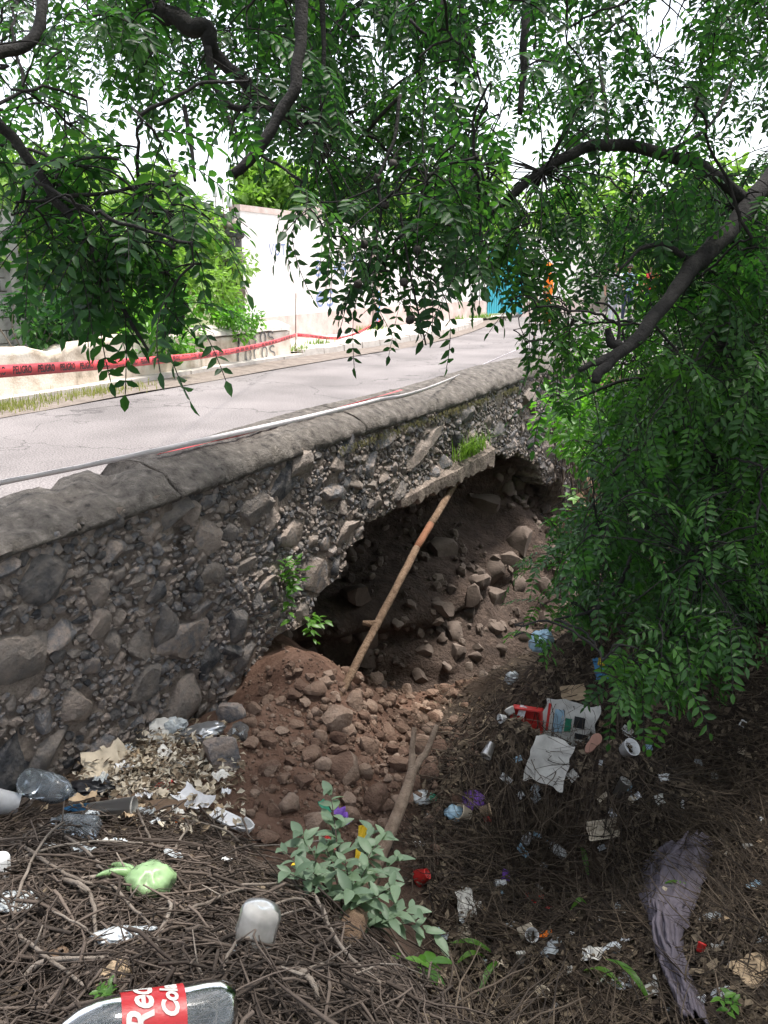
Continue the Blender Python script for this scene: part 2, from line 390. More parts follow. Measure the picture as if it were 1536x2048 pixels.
_A[:_n, :_n] = _tps(_D) + np.eye(_n) * 0.02
_A[:_n, _n] = 1; _A[:_n, _n + 1:] = CP[:, :2]; _A[_n, :_n] = 1; _A[_n + 1:, :_n] = CP[:, :2].T
_W = np.linalg.solve(_A, np.concatenate([CP[:, 2], [0, 0, 0]]))
def height0(x, y):
    x = np.asarray(x, float); y = np.asarray(y, float)
    q = np.stack([x.ravel(), y.ravel()], 1)
    d = np.linalg.norm(q[:, None] - CP[None, :, :2], axis=2)
    z = _tps(d) @ _W[:_n] + _W[_n] + q @ _W[_n + 1:]
    return z.reshape(x.shape)
X0, X1, Y0, Y1, DX = -7.0, 7.0, -4.0, 13.0, 0.05
gx = np.arange(X0, X1 + 1e-6, DX); gy = np.arange(Y0, Y1 + 1e-6, DX)
GX, GY = np.meshgrid(gx, gy, indexing='ij')
GZ = height0(GX, GY)
GZ += 0.05 * fract(GX, GY, 3, 4, 1.6) + 0.022 * fract(GX, GY, 5, 3, 7.0)
# blend to the flat land around
edge = np.minimum(np.minimum(X1 - GX, (GY - Y0)), Y1 - GY)
w = np.clip(edge / 1.5, 0, 1); w = w * w * (3 - 2 * w)
GZ = GZ * w + (-0.06) * (1 - w)
under = GX < -3.2
GZ = np.where(under, np.minimum(GZ, -0.45), np.clip(GZ, -2.75, 0.35))
def hz(x, y):
    i = (x - X0) / DX; j = (y - Y0) / DX
    i0 = int(min(max(math.floor(i), 0), len(gx) - 2)); j0 = int(min(max(math.floor(j), 0), len(gy) - 2))
    a = min(max(i - i0, 0), 1); b = min(max(j - j0, 0), 1)
    return float((GZ[i0, j0] * (1 - a) + GZ[i0 + 1, j0] * a) * (1 - b) + (GZ[i0, j0 + 1] * (1 - a) + GZ[i0 + 1, j0 + 1] * a) * b)
def hnorm(x, y, e=0.08):
    return Vector((hz(x - e, y) - hz(x + e, y), hz(x, y - e) - hz(x, y + e), 2 * e)).normalized()
_us = np.arange(-400, 2001, 6.0); _vs = np.arange(1150, 2301, 6.0)
def _hzv(x, y):
    i = np.clip((x - X0) / DX, 0, len(gx) - 1.001); j = np.clip((y - Y0) / DX, 0, len(gy) - 1.001)
    i0 = i.astype(int); j0 = j.astype(int); a = i - i0; b = j - j0
    return (GZ[i0, j0] * (1 - a) + GZ[i0 + 1, j0] * a) * (1 - b) + (GZ[i0, j0 + 1] * (1 - a) + GZ[i0 + 1, j0 + 1] * a) * b
def _depthmap():
    U, Vv = np.meshgrid(_us, _vs, indexing='ij')
    D = FW[None, None] * FPX + RT[None, None] * (U - 768)[..., None] - UP[None, None] * (Vv - 1024)[..., None]
    D = D / np.linalg.norm(D, axis=2, keepdims=True)
    T = np.full(U.shape, 0.6); live = np.ones(U.shape, bool)
    while live.any() and T.max() < 13:
        P = CC + D * T[..., None]
        live &= P[..., 2] > _hzv(P[..., 0], P[..., 1])
        T = np.where(live, T + 0.025, T)
    return T
_TM = _depthmap()
def G(u, v):
    """where the ray through a photo pixel meets the gully ground"""
    i = min(max((u - _us[0]) / 6.0, 0), len(_us) - 1.001); j = min(max((v - _vs[0]) / 6.0, 0), len(_vs) - 1.001)
    t = _TM[int(round(i)), int(round(j))]
    d = ray(u, v); p = CC + d / np.linalg.norm(d) * t
    return Vector((p[0], p[1], hz(p[0], p[1])))
nx, ny = GX.shape
idx = np.arange(nx * ny).reshape(nx, ny)
quads = np.stack([idx[:-1, :-1].ravel(), idx[1:, :-1].ravel(), idx[1:, 1:].ravel(), idx[:-1, 1:].ravel()], 1)
# ground material: red soil fan / humus decided by a soft mask stored as an attribute (real difference of stuff)
me = bigmesh('gully_ground', np.stack([GX.ravel(), GY.ravel(), GZ.ravel()], 1), quads, M['soil'])
def soilmask(x, y):
    # red earth: tongue from the cavity mouth towards the middle of the gully
    c = np.exp(-(((x + 2.35) * 0.95 + (y - 3.2) * 0.30) / 0.75) ** 2 - ((y - 3.3) / 1.15) ** 2 * 0.6)
    c = np.maximum(c, np.clip((-2.7 - x) / 0.25, 0, 1) * (y > 3.2))
    return np.clip(c * 1.5 + 0.25 * fract(x, y, 9, 3, 2.5), 0, 1)
att = me.color_attributes.new('soil', 'FLOAT_COLOR', 'POINT')
sm = soilmask(GX, GY).ravel()
att.data.foreach_set('color', np.stack([sm, sm, sm, np.ones_like(sm)], 1).astype(np.float32).ravel())
def groundmat():
    m, nt, p, out = _new('gully floor')
    N = nt.nodes.new; L = nt.links.new
    geo = N('ShaderNodeNewGeometry'); at = N('ShaderNodeVertexColor'); at.layer_name = 'soil'
    def ramp(cols, sc):
        nz = N('ShaderNodeTexNoise'); nz.inputs['Scale'].default_value = sc; nz.inputs['Detail'].default_value = 9; nz.inputs['Roughness'].default_value = 0.65
        L(geo.outputs['Position'], nz.inputs['Vector'])
        c = N('ShaderNodeValToRGB'); e = c.color_ramp.elements
        e[0].position = 0.3; e[1].position = 0.72; e[0].color = (*cols[0], 1); e[1].color = (*cols[2], 1); k = e.new(0.5); k.color = (*cols[1], 1)
        L(nz.outputs['Fac'], c.inputs[0]); return c
    a = ramp([(0.022, 0.017, 0.014), (0.052, 0.04, 0.031), (0.10, 0.078, 0.06)], 9)
    b = ramp([(0.085, 0.047, 0.033), (0.14, 0.082, 0.059), (0.20, 0.125, 0.093)], 6)
    mx = N('ShaderNodeMix'); mx.data_type = 'RGBA'
    L(at.outputs['Color'], mx.inputs[0]); L(a.outputs[0], mx.inputs[6]); L(b.outputs[0], mx.inputs[7]); L(mx.outputs[2], p.inputs['Base Color'])
    p.inputs['Roughness'].default_value = 0.97; p.inputs['Specular IOR Level'].default_value = 0.15
    n2 = N('ShaderNodeTexNoise'); n2.inputs['Scale'].default_value = 38; n2.inputs['Detail'].default_value = 7; n2.inputs['Roughness'].default_value = 0.7
    L(geo.outputs['Position'], n2.inputs['Vector'])
    bp = N('ShaderNodeBump'); bp.inputs['Strength'].default_value = 0.9; bp.inputs['Distance'].default_value = 0.03
    L(n2.outputs['Fac'], bp.inputs['Height']); L(bp.outputs[0], p.inputs['Normal'])
    return m
me.materials.clear(); me.materials.append(groundmat())
structure(obj('gully_ground', me))

# far ground: four sheets round the gully, level with its rim
mb = MB()
for (a, b, c, d) in [(-900, -900, -3.45, 900), (6.9, -900, 900, 900), (-3.45, 12.9, 6.9, 900), (-3.45, -900, 6.9, -3.9)]:
    mb.add([(a, b, -0.06), (c, b, -0.06), (c, d, -0.06), (a, d, -0.06)], [(0, 1, 2, 3)])
structure(mb.build('ground', M['farground'], smooth=False))

# ================================================================ ROAD
def strip(name, L_, R_, z, m, n=5, zn=0.0):
    A = smooth_path(L_, n); B = smooth_path(R_, n); k = 10
    v = []; f = []
    for i in range(len(A)):
        for j in range(k + 1):
            t = j / k; p = A[i] * (1 - t) + B[i] * t
            v.append((p[0], p[1], z + zn * noise.noise(Vector((p[0] * 2, p[1] * 2, 3)))))
    for i in range(len(A) - 1):
        for j in range(k):
            q = i * (k + 1) + j
            f.append((q, q + 1, q + k + 2, q + k + 1))
    return obj(name, mesh(name, v, f, m))
road = strip('road', [(-7.85,-8),(-7.9,4),(-7.95,11),(-8.05,16.5),(-9.4,23),(-11.5,32),(-17,50),(-30,80)], [(-3.55,-8),(-3.55,4),(-3.55,8.5),(-3.0,12.5),(-2.8,20),(-3.8,32),(-9,50),(-22,84)], 0.0, M['asphalt'])
structure(road)
v_ = strip('verge', [(-8.56,-8),(-8.56,4),(-8.57,11),(-8.3,16.4),(-9.7,23),(-11.8,32)], [(-7.5,-8),(-7.62,4),(-7.7,11),(-7.75,16.5),(-9.1,23),(-11.2,32)], 0.012, M['verge'], zn=0.02)
structure(v_)
v2 = strip('roadside_dirt', [(-2.98,12.7),(-2.9,14.5),(-2.6,20),(-3.6,32)], [(2.0,12.7),(2.2,14.5),(3,20),(3,32)], -0.03, M['verge'], zn=0.02)
structure(v2)
# dry grass along the far edge
def blades(n, place, mt, name, h=(0.05, 0.14), w=0.006, lean=0.5, seg=3):
    mb = MB()
    for _ in range(n):
        p = Vector(place()); a = random.uniform(0, 6.283); hh = random.uniform(*h); l = random.uniform(0.1, lean)
        d = Vector((math.cos(a), math.sin(a), 0)); s = Vector((-d.y, d.x, 0)) * w * random.uniform(.6, 1.3)
        v = []; f = []
        for i in range(seg):
            t = i / (seg - 1); c = p + d * l * hh * t * t + Vector((0, 0, hh * t * (1 - 0.25 * l * t)))
            v += [c - s * (1 - t * 0.9), c + s * (1 - t * 0.9)]
            if i: k = 2 * i; f.append((k - 2, k - 1, k + 1, k))
        mb.add(v, f)
    return mb.build(name, mt)
g = blades(1500, lambda: (random.gauss(-8.15, 0.16), random.choice([random.gauss(4.6, .35), random.gauss(5.7, .25), random.gauss(6.9, .5)]), 0.0), M['grass'], 'verge_grass', (0.04, 0.13), 0.007)
stuff(tag(g, 'short dry grass along the sandy verge under the cream wall', 'grass'))

# ================================================================ NEAR STONE WALL
def xf(y): return -3.0 + (0.05 * max(0.0, y - 8.0) ** 2)
HOLE = [(3.42,-4),(3.44,-1.02),(3.6,-.96),(3.85,-.83),(4.05,-.88),(4.25,-.86),(4.32,-.74),(4.6,-.70),(4.7,-.66),(4.74,-.52),(4.95,-.47),(5.02,-.36),(5.3,-.40),(6.4,-.36),(7.46,-.40),(7.6,-.36),(7.85,-.37),(8.15,-.50),(8.35,-.46),(8.7,-.60),(9.0,-.72),(9.2,-1.02),(9.45,-1.1),(9.6,-1.02),(9.75,-1.2),(9.85,-1.5),(9.8,-2.0),(9.9,-4)]
def inhole(y, z):
    c = False; n = len(HOLE); j = n - 1
    for i in range(n):
        yi, zi = HOLE[i]; yj, zj = HOLE[j]
        if (zi > z) != (zj > z) and y < (yj - yi) * (z - zi) / (zj - zi) + yi: c = not c
        j = i
    return c
wall = empty('stone_wall', (-3.2, 5, -1))
tag(wall, 'rubble stone parapet wall with rounded cement coping and collapsed undermined base', 'wall')
wall_inv = Matrix.Translation((3.2, -5, 1))
def wpart(name, me):
    o = obj(name, me, wall); o.matrix_parent_inverse = wall_inv; return o
WY0, WY1, WZ0, WZ1, WS = -1.6, 10.6, -2.78, 0.37, 0.045
ny_ = int((WY1 - WY0) / WS); nz_ = int((WZ1 - WZ0) / WS)
inc = np.zeros((ny_, nz_), bool)
for i in range(ny_):
    for j in range(nz_):
        yy = WY0 + (i + .5) * WS; zz = WZ0 + (j + .5) * WS
        if not inhole(yy + 0.03 * noise.noise(Vector((yy * 9, zz * 9, 2))), zz + 0.03 * noise.noise(Vector((yy * 8, zz * 8, 7)))):
            inc[i, j] = True
vid = {}; V = []; Fc = []
def wv(i, j, back):
    k = (i, j, back)
    if k not in vid:
        y = WY0 + i * WS + 0.014 * noise.noise(Vector((i * .7, j * .7, 1))); z = WZ0 + j * WS + 0.014 * noise.noise(Vector((i * .7, j * .7, 5)))
        bulge = 0.02 * noise.noise(Vector((y * 3, z * 3, 0))) + 0.026 * noise.noise(Vector((y * 13, z * 13, 4)))
        x = xf(y) - 0.012 + bulge - .07 * math.exp(-((y - 3.04 - .03 * noise.noise(Vector((z * 5, 0, 3)))) / .025) ** 2) - (0.50 if back else 0)
        vid[k] = len(V); V.append((x, y, z))
    return vid[k]
for i in range(ny_):
    for j in range(nz_):
        if not inc[i, j]: continue
        q = [(i, j), (i + 1, j), (i + 1, j + 1), (i, j + 1)]
        Fc.append(tuple(wv(a, b, 0) for a, b in q))
        Fc.append(tuple(wv(a, b, 1) for a, b in q[::-1]))
        for (di, dj, a, b) in ((-1, 0, 0, 3), (1, 0, 1, 2), (0, -1, 0, 1), (0, 1, 3, 2)):
            ii, jj = i + di, j + dj
            if not (0 <= ii < ny_ and 0 <= jj < nz_) or not inc[ii, jj]:
                Fc.append((wv(*q[a], 0), wv(*q[b], 0), wv(*q[b], 1), wv(*q[a], 1)))
wpart('mortar_core', mesh('mortar_core', V, Fc, M['mortar']))

# ---- rocks
def rockmesh(seed, sub=2, facets=9, rough=0.07, mt=None, lo=.5, hi=.85):
    rr = random.Random(seed)
    bm = bmesh.new(); bmesh.ops.create_icosphere(bm, subdivisions=sub, radius=1.0)
    pl = []
    for _ in range(facets):
        n = Vector((rr.gauss(0, 1), rr.gauss(0, 1), rr.gauss(0, 1))).normalized(); pl.append((n, rr.uniform(lo, hi)))
    for v in bm.verts:
        for n, d in pl:
            k = v.co.dot(n) - d
            if k > 0: v.co -= n * k * 0.97
        v.co *= 1 + rough * noise.noise(v.co * 2.6 + Vector((seed * 3.1, 0, 0))) + rough * .6 * noise.noise(v.co * 6 + Vector((0, seed, 0)))
        v.co *= 1.28
    v_ = None
    me = bpy.data.meshes.new('rock%d' % seed); bm.to_mesh(me); bm.free()
    me.polygons.foreach_set('use_smooth', [True] * len(me.polygons))
    if mt: me.materials.append(mt)
    try: me.set_sharp_from_angle(angle=rad(38))
    except Exception: pass
    return me
WST = [rockmesh(i, 3, 9, 0.13, M['stone'], .48, .8) for i in range(20)]
RUB = [rockmesh(100 + i, 2, 10, 0.12, M['rockb'], .42, .75) for i in range(16)]
SMALLV = []
for i in range(10):
    m_ = rockmesh(200 + i, 1, 6, 0.06)
    SMALLV.append((np.array([v.co[:] for v in m_.vertices]), np.array([p.vertices[:] for p in m_.polygons])))
def joined_rocks(name, items, mt):
    """items: (pos, radii(3), rotation matrix 3x3)"""
    VV = []; FF = []; n = 0
    for p, r, R in items:
        v, f = SMALLV[random.randrange(10)]
        VV.append((v * np.asarray(r)) @ np.asarray(R).T + np.asarray(p)); FF.append(f + n); n += len(v)
    return bigmesh(name, np.concatenate(VV), np.concatenate(FF), mt, smooth=False)
def randrot():
    q = Vector((random.gauss(0, 1), random.gauss(0, 1), random.gauss(0, 1), random.gauss(0, 1)))
    from mathutils import Quaternion
    return Quaternion(q).normalized().to_matrix()
# dart throwing on the face
BIG = [(80,1165,62,50),(45,1320,75,85),(25,1520,55,62),(375,1275,50,45),(372,1385,50,48),(565,975,38,38),(345,1035,45,32),(505,1020,38,34),(665,985,34,30),(745,930,17,28),(768,878,22,22),
 (280,1290,22,45),(330,1270,26,60),(640,1150,40,40),(610,925,30,28),(700,880,30,24),(840,905,22,20),(870,870,20,17),(1055,795,22,25),(930,830,18,20),(1000,860,18,16),(480,1250,28,36),(430,1150,30,26),(200,1250,30,30),
 (160,1420,40,50),(420,1320,26,30),(90,1440,36,30),(520,1330,24,26),(1085,890,22,22),(1060,950,30,30),(800,985,24,20),(890,930,22,18),(590,1065,30,26),(700,1060,24,24)]
stones = []; cell = {}
def ok(y, z, r):
    ci, cj = int(y / .25), int(z / .25)
    for a in range(ci - 2, ci + 3):
        for b in range(cj - 2, cj + 3):
            for (y2, z2, r2) in cell.get((a, b), ()):
                if (y - y2) ** 2 + (z - z2) ** 2 < (r + r2) ** 2 * 0.72: return False
    return True
def put(y, z, ry, rz):
    r = math.sqrt(ry * rz); stones.append((y, z, ry, rz)); cell.setdefault((int(y / .25), int(z / .25)), []).append((y, z, r))
for (u, v, a, b) in BIG:
    p = onx(u, v, -3.0)
    e1 = onx(u + a, v, -3.0); e2 = onx(u, v + b, -3.0)
    ry, rz = min(.30, abs(e1[1] - p[1])) * 0.92, abs(e2[2] - p[2]) * 0.92
    if not inhole(p[1], p[2]) and ok(p[1], p[2], min(ry, rz) * .7): put(p[1], p[2], min(ry, .26), min(rz, .26))
for (rmin, rmax, tries) in [(0.075, 0.12, 130), (0.05, 0.08, 500), (0.034, 0.05, 2200), (0.022, 0.034, 22000), (0.013, 0.022, 52000), (0.009, 0.013, 30000)]:
    for _ in range(tries):
        y = random.uniform(0.4, 10.3); z = random.uniform(-1.75, 0.36); r = random.uniform(rmin, rmax)
        if y > 9.2 and z < -1.9: continue
        if y < 1.3 and rmax < 0.05: continue
        if z < hz(-2.95, y) - 0.15: continue
        if z + r > 0.365 or inhole(y, z - r * .75) or inhole(y - r * .8, z) or inhole(y + r * .7, z): continue
        if abs(y - 3.04) < r * .8 + .008: continue
        if ok(y, z, r): (lambda e: put(y, z, r * e, r / e * random.uniform(.8, 1.05)))(random.uniform(.8, 1.5))
order = sorted(range(len(stones)), key=lambda i: -stones[i][2] * stones[i][3])
small = []
for k, i in enumerate(order):
    y, z, ry, rz = stones[i]
    dx = min(0.5 * math.sqrt(ry * rz) + .006, 0.07)
    px = xf(y) - dx * 0.58 + 0.02 * noise.noise(Vector((y * 3, z * 3, 0)))
    rot = Matrix.Rotation(random.uniform(-.5, .5), 3, 'X') @ Matrix.Rotation(random.uniform(-.25, .25), 3, 'Z') @ Matrix.Rotation(random.uniform(-.25, .25), 3, 'Y')
    if k < 300:
        o = wpart('stone', WST[i % 20])
        S = Matrix.Diagonal((dx, ry, rz))
        tw = Matrix.Rotation(random.choice([0, math.pi / 2, math.pi, 4.7]), 3, 'X')
        o.matrix_basis = Matrix.Translation((px, y, z)) @ (rot @ S @ tw).to_4x4()
    else:
        small.append(((px, y, z), (dx, ry, rz), rot))
wpart('small_stones', joined_rocks('small_stones', small, M['stone']))['kind'] = 'stuff'

# ---- coping, in cracked lengths
PROF = [(-3.02,.305),(-2.985,.322),(-2.972,.345),(-2.982,.38),(-3.02,.42),(-3.08,.458),(-3.17,.486),(-3.27,.50),(-3.4,.50),(-3.5,.47),(-3.56,.40),(-3.585,.28),(-3.585,-.15)]
CUTS = [-1.6, 0.6, 3.02, 5.0, 7.1, 10.6]
for a, b in zip(CUTS[:-1], CUTS[1:]):
    n = max(6, int((b - a) / 0.035)); v = []; f = []; K = len(PROF)
    for i in range(n + 1):
        t = i / n
        for j, (x, z) in enumerate(PROF):
            jag = 0.03 * noise.noise(Vector((j * .9, a * 3, 0)))
            y0 = a + (0.009 if a > -1.5 else 0) + 0.03 * noise.noise(Vector((j * .9, a * 7, 0))) * (a > -1.5)
            y1 = b - 0.009 + 0.03 * noise.noise(Vector((j * .9, b * 7, 0))) * (b < 10)
            y = y0 + (y1 - y0) * t
            nn = 0.02 * noise.noise(Vector((x * 5, y * 2.2, z * 5))) + 0.016 * noise.noise(Vector((x * 13, y * 9, z * 13))) + .013 * noise.noise(Vector((x * 28, y * 20, z * 28)))
            dmg = 0
            if j >= 5 and y < 3.0: dmg = -0.14 * max(0, noise.noise(Vector((y * 4.5, j * .45, 8))) + .1) # broken inner edge
            if j <= 3: nn += 0.045 * noise.noise(Vector((y * 12, z * 8, 9)))
            sag = 0.012 * math.sin(y * 1.7) - (.055 * min(1, (3.0 - y) / 1.2) * (j >= 3) if y < 3.0 else 0)
            low = -0.035 * noise.noise(Vector((y * 7, 3, 3))) if j == 0 else 0
            v.append((x + xf(y) + 3.0 + nn, y, z + nn * .7 + dmg + sag + low))
    for i in range(n):
        for j in range(K - 1):
            q = i * K + j; f.append((q, q + K, q + K + 1, q + 1))
    f.append(tuple(range(K))); f.append(tuple(range(n * K, n * K + K))[::-1])
    wpart('coping', mesh('coping', v, f, M['coping']))
# dry moss tufts under the coping
mb = MB()
for _ in range(1500):
    y = random.uniform(4.6, 8.2); dens = 0.5 + 0.8 * noise.noise(Vector((y * 2.2, 0, 4)))
    if random.random() > dens: continue
    z = 0.31 - abs(random.gauss(0, 0.03)); p = Vector((xf(y) + random.uniform(.0, .05), y, z))
    L_ = random.uniform(.015, .04); a = random.uniform(-1, 1)
    d = Vector((random.uniform(.1, .6), a * .5, -1)).normalized() * L_; s = Vector((0.1, 1, .2)).normalized() * random.uniform(.003, .006)
    mb.add([p - s, p + s, p + d + s * .3], [(0, 1, 2)])
o = mb.build('moss', M['moss'], wall); o.matrix_parent_inverse = wall_inv; o['kind'] = 'stuff'
# ---- the broken slab over the opening
n = 110; v = []; f = []
for i in range(n + 1):
    t = i / n; y = 5.55 + (7.44 - 5.55) * t
    e = 0.03 * noise.noise(Vector((y * 2.5, 0, 0))) + 0.006 * noise.noise(Vector((y * 17, 0, 5)))
    zt = -0.27 + 0.01 * noise.noise(Vector((y * 5, 1, 0))) + 0.03 * t - .05 * (1 - t)
    zb = -0.415 + 0.03 * noise.noise(Vector((y * 6, 2, 0))) + 0.05 * noise.noise(Vector((y * 13, 2, 0))) + .015 * noise.noise(Vector((y * 40, 0, 2)))
    xo = -2.885 + e - 0.09 * (1 - t)
    for (x, z) in ((-3.02, zt + .12 + .05 * noise.noise(Vector((y * 7, 4, 0)))), (xo - .05, zt + .03 + .03 * noise.noise(Vector((y * 11, 8, 0)))), (xo, zt), (xo + .004 * noise.noise(Vector((y * 30, 3, 0))), (zt + zb) / 2), (xo - .004, zb + .015), (xo - .03, zb), (-3.5, zb - .01), (-3.5, zt)):
        v.append((x, y, z + .006 * noise.noise(Vector((y * 30, x * 30, 1)))))
for i in range(n):
    for j in range(8):
        f.append((i * 8 + j, i * 8 + (j + 1) % 8, (i + 1) * 8 + (j + 1) % 8, (i + 1) * 8 + j))
f.append(tuple(range(8))[::-1]); f.append(tuple(range(n * 8, n * 8 + 8)))
o = wpart('broken_slab', mesh('broken_slab', v, f, M['mortar'])); o['label'] = 'pale broken concrete slab edge over the opening'
o.data.set_sharp_from_angle(angle=rad(40))

# ================================================================ CAVITY under the road
ys = np.arange(3.0, 10.6, 0.06); zs = np.arange(-2.94, -0.25, 0.06)
YY, ZZ = np.meshgrid(ys, zs, indexing='ij')
s = np.clip((YY - 3.05) / 5.9, 0.0001, .9999)
Dp = 1.75 * np.sin(np.pi * s ** 0.85) ** 0.75
led = 0.28 * np.tanh((np.sin(ZZ * 7.5 + 1.2 * fract(YY, ZZ * 0 + 1, 21, 2, 0.6)) + 0.3) * 2.5)
upz = np.clip((ZZ + 1.15) / 0.8, 0, 1)
Dp = 0.05 + Dp * (0.30 + 0.75 * np.clip((ZZ + 2.3) / 1.5, 0, 1)) * (1 + .1 * upz) + led * np.clip(np.sin(np.pi * s), 0, 1) * 0.8
Dp += 0.20 * fract(YY, ZZ, 22, 4, 2.0) + 0.09 * np.abs(fract(YY, ZZ, 23, 4, 6.0))
XX = -3.25 - np.maximum(Dp, 0.02) + 1.15 * np.clip((-1.2 - ZZ) / 1.2, 0, 1) * np.clip((YY - 5.6) / 1.3, 0, 1)
nY, nZ = XX.shape; ids = np.arange(nY * nZ).reshape(nY, nZ)
q = np.stack([ids[:-1, :-1].ravel(), ids[:-1, 1:].ravel(), ids[1:, 1:].ravel(), ids[1:, :-1].ravel()], 1)
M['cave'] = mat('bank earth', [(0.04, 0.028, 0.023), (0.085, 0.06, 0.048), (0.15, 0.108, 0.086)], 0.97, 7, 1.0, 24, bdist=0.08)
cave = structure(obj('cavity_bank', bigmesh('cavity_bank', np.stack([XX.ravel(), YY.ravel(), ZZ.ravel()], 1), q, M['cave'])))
xs = np.arange(-6.2, -3.25, 0.08); XC, YC = np.meshgrid(xs, ys, indexing='ij')
ZC = -0.34 + 0.05 * fract(XC, YC, 31, 4, 2.2)
i2 = np.arange(XC.size).reshape(XC.shape)
q = np.stack([i2[:-1, :-1].ravel(), i2[:-1, 1:].ravel(), i2[1:, 1:].ravel(), i2[1:, :-1].ravel()], 1)
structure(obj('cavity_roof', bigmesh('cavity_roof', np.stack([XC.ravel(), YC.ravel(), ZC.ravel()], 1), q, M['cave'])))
def cavex(y, z):
    i = int(min(max((y - 3.0) / .06, 0), nY - 1)); j = int(min(max((z + 2.94) / .06, 0), nZ - 1)); return float(XX[i, j])
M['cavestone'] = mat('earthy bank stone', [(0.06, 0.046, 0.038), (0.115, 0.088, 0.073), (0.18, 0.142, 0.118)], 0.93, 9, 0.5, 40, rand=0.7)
CST = [rockmesh(300 + i, 2, 9, 0.15, M['cavestone'], .42, .75) for i in range(10)]
cs = []
for (r0, r1, n) in [(.13, .19, 26), (.08, .13, 240), (.04, .08, 900)]:
    for _ in range(n):
        y = random.uniform(4.0, 9.9); z = random.uniform(-2.5, -.45); r = random.uniform(r0, r1)
        if noise.noise(Vector((y * 1.1, z * 1.6, 3))) < -0.12 and r < .16: continue
        x = cavex(y, z)
        if z < hz(x, y) - .1: continue
        if any((a - y) ** 2 + (b - z) ** 2 + ((c - x) * .7) ** 2 < (r + d) ** 2 * .8 for a, b, c, d in cs): continue
        cs.append((y, z, x, r))
for k, (y, z, x, r) in enumerate(sorted(cs, key=lambda t: -t[3])[:170]):
    o = obj('stone', CST[k % 10], cave)
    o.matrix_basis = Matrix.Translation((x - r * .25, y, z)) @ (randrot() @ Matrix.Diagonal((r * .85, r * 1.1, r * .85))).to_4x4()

items = []
for _ in range(1500):
    y = random.uniform(3.9, 9.9); z = random.uniform(-2.6, -.42); x = cavex(y, z); r = random.choice([.015, .02, .03, .04, .055])
    if noise.noise(Vector((y * 1.7, z * 2.2, 8))) < -.05: continue
    items.append(((x - r * .1, y, z), (r, r * 1.2, r * .9), randrot()))
obj('embedded_pebbles', joined_rocks('embedded_pebbles', items, M['cavestone']), cave)['kind'] = 'stuff'

# ================================================================ FAR SIDE OF THE ROAD
def arc(cx, cy, rx, ry, a0, a1, n=9): return [(cx + rx * math.cos(rad(a0 + (a1 - a0) * i / (n - 1))), cy + ry * math.sin(rad(a0 + (a1 - a0) * i / (n - 1)))) for i in range(n)]
STROKE = {
 'V': [[(.05, 1), (.35, 0), (.7, 1)]], 'A': [[(.02, 0), (.35, 1), (.68, 0)], [(.15, .38), (.56, .38)]], 'T': [[(0, .97), (.7, 1)], [(.35, 1), (.35, 0)]],
 'O': [arc(.34, .5, .3, .5, 100, 460, 17)], 'S': [arc(.34, .75, .27, .25, 20, 250, 9) + arc(.34, .25, .29, .25, 70, -150, 9)], 'L': [[(.12, 1), (.1, 0), (.62, .03)]],
 'C': [arc(.38, .5, .32, .5, 50, 310, 13)], 's': [arc(.3, .52, .22, .18, 20, 250, 8) + arc(.3, .17, .24, .18, 70, -150, 8)], 'i': [[(.2, .68), (.2, 0)], [(.2, .9), (.2, 1.0)]],
 'e': [[(.08, .36), (.55, .36)] + arc(.32, .34, .25, .34, 5, 310, 13)], 'P': [[(.08, 0), (.1, 1)] + arc(.2, .74, .36, .26, 90, -90, 9) + [(.1, .48)]], 'r': [[(.1, 0), (.1, .65)], arc(.36, .36, .26, .28, 170, 60, 6)],
 '4': [[(.45, 0), (.45, 1), (.02, .35), (.7, .35)]], '2': [arc(.35, .7, .3, .28, 160, -30, 8) + [(.05, 0), (.66, .03)]], ' ': []}
def lettering(txt, h, w, mt, name, parent, O, right, nrm, adv=0.85, wx=1.0, jit=0.02):
    """hand-painted strokes lying 4 mm proud of a wall; O lower-left point"""
    O = Vector(O); right = Vector(right).normalized(); up = Vector((0, 0, 1)); nrm = Vector(nrm).normalized(); x = 0
    obs = []
    for ch in txt:
        mb = MB(); q0 = 0
        for s in STROKE[ch]:
            pts = [tuple(p) for p in smooth_path([(a + random.uniform(-jit, jit), b + random.uniform(-jit, jit)) for a, b in s], 4)] if len(s) > 3 else s
            P = [O + right * (x + a * h * wx) + up * (b * h) + nrm * (.004 + .0006 * q0) for a, b in pts]; q0 += 1
            v = []; f = []
            for i, p in enumerate(P):
                t = (P[min(i + 1, len(P) - 1)] - P[max(i - 1, 0)]).normalized(); n = nrm.cross(t) * w / 2 * (1 + .25 * noise.noise(p * 15))
                v += [p - n, p + n]
                if i: f.append((2 * i - 2, 2 * i - 1, 2 * i + 1, 2 * i))
            mb.add(v, f)
        if mb.n:
            obs.append(mb.build(name, mt, parent, smooth=False))
        x += adv * h * wx if ch not in 'i' else adv * .55 * h * wx
    return obs
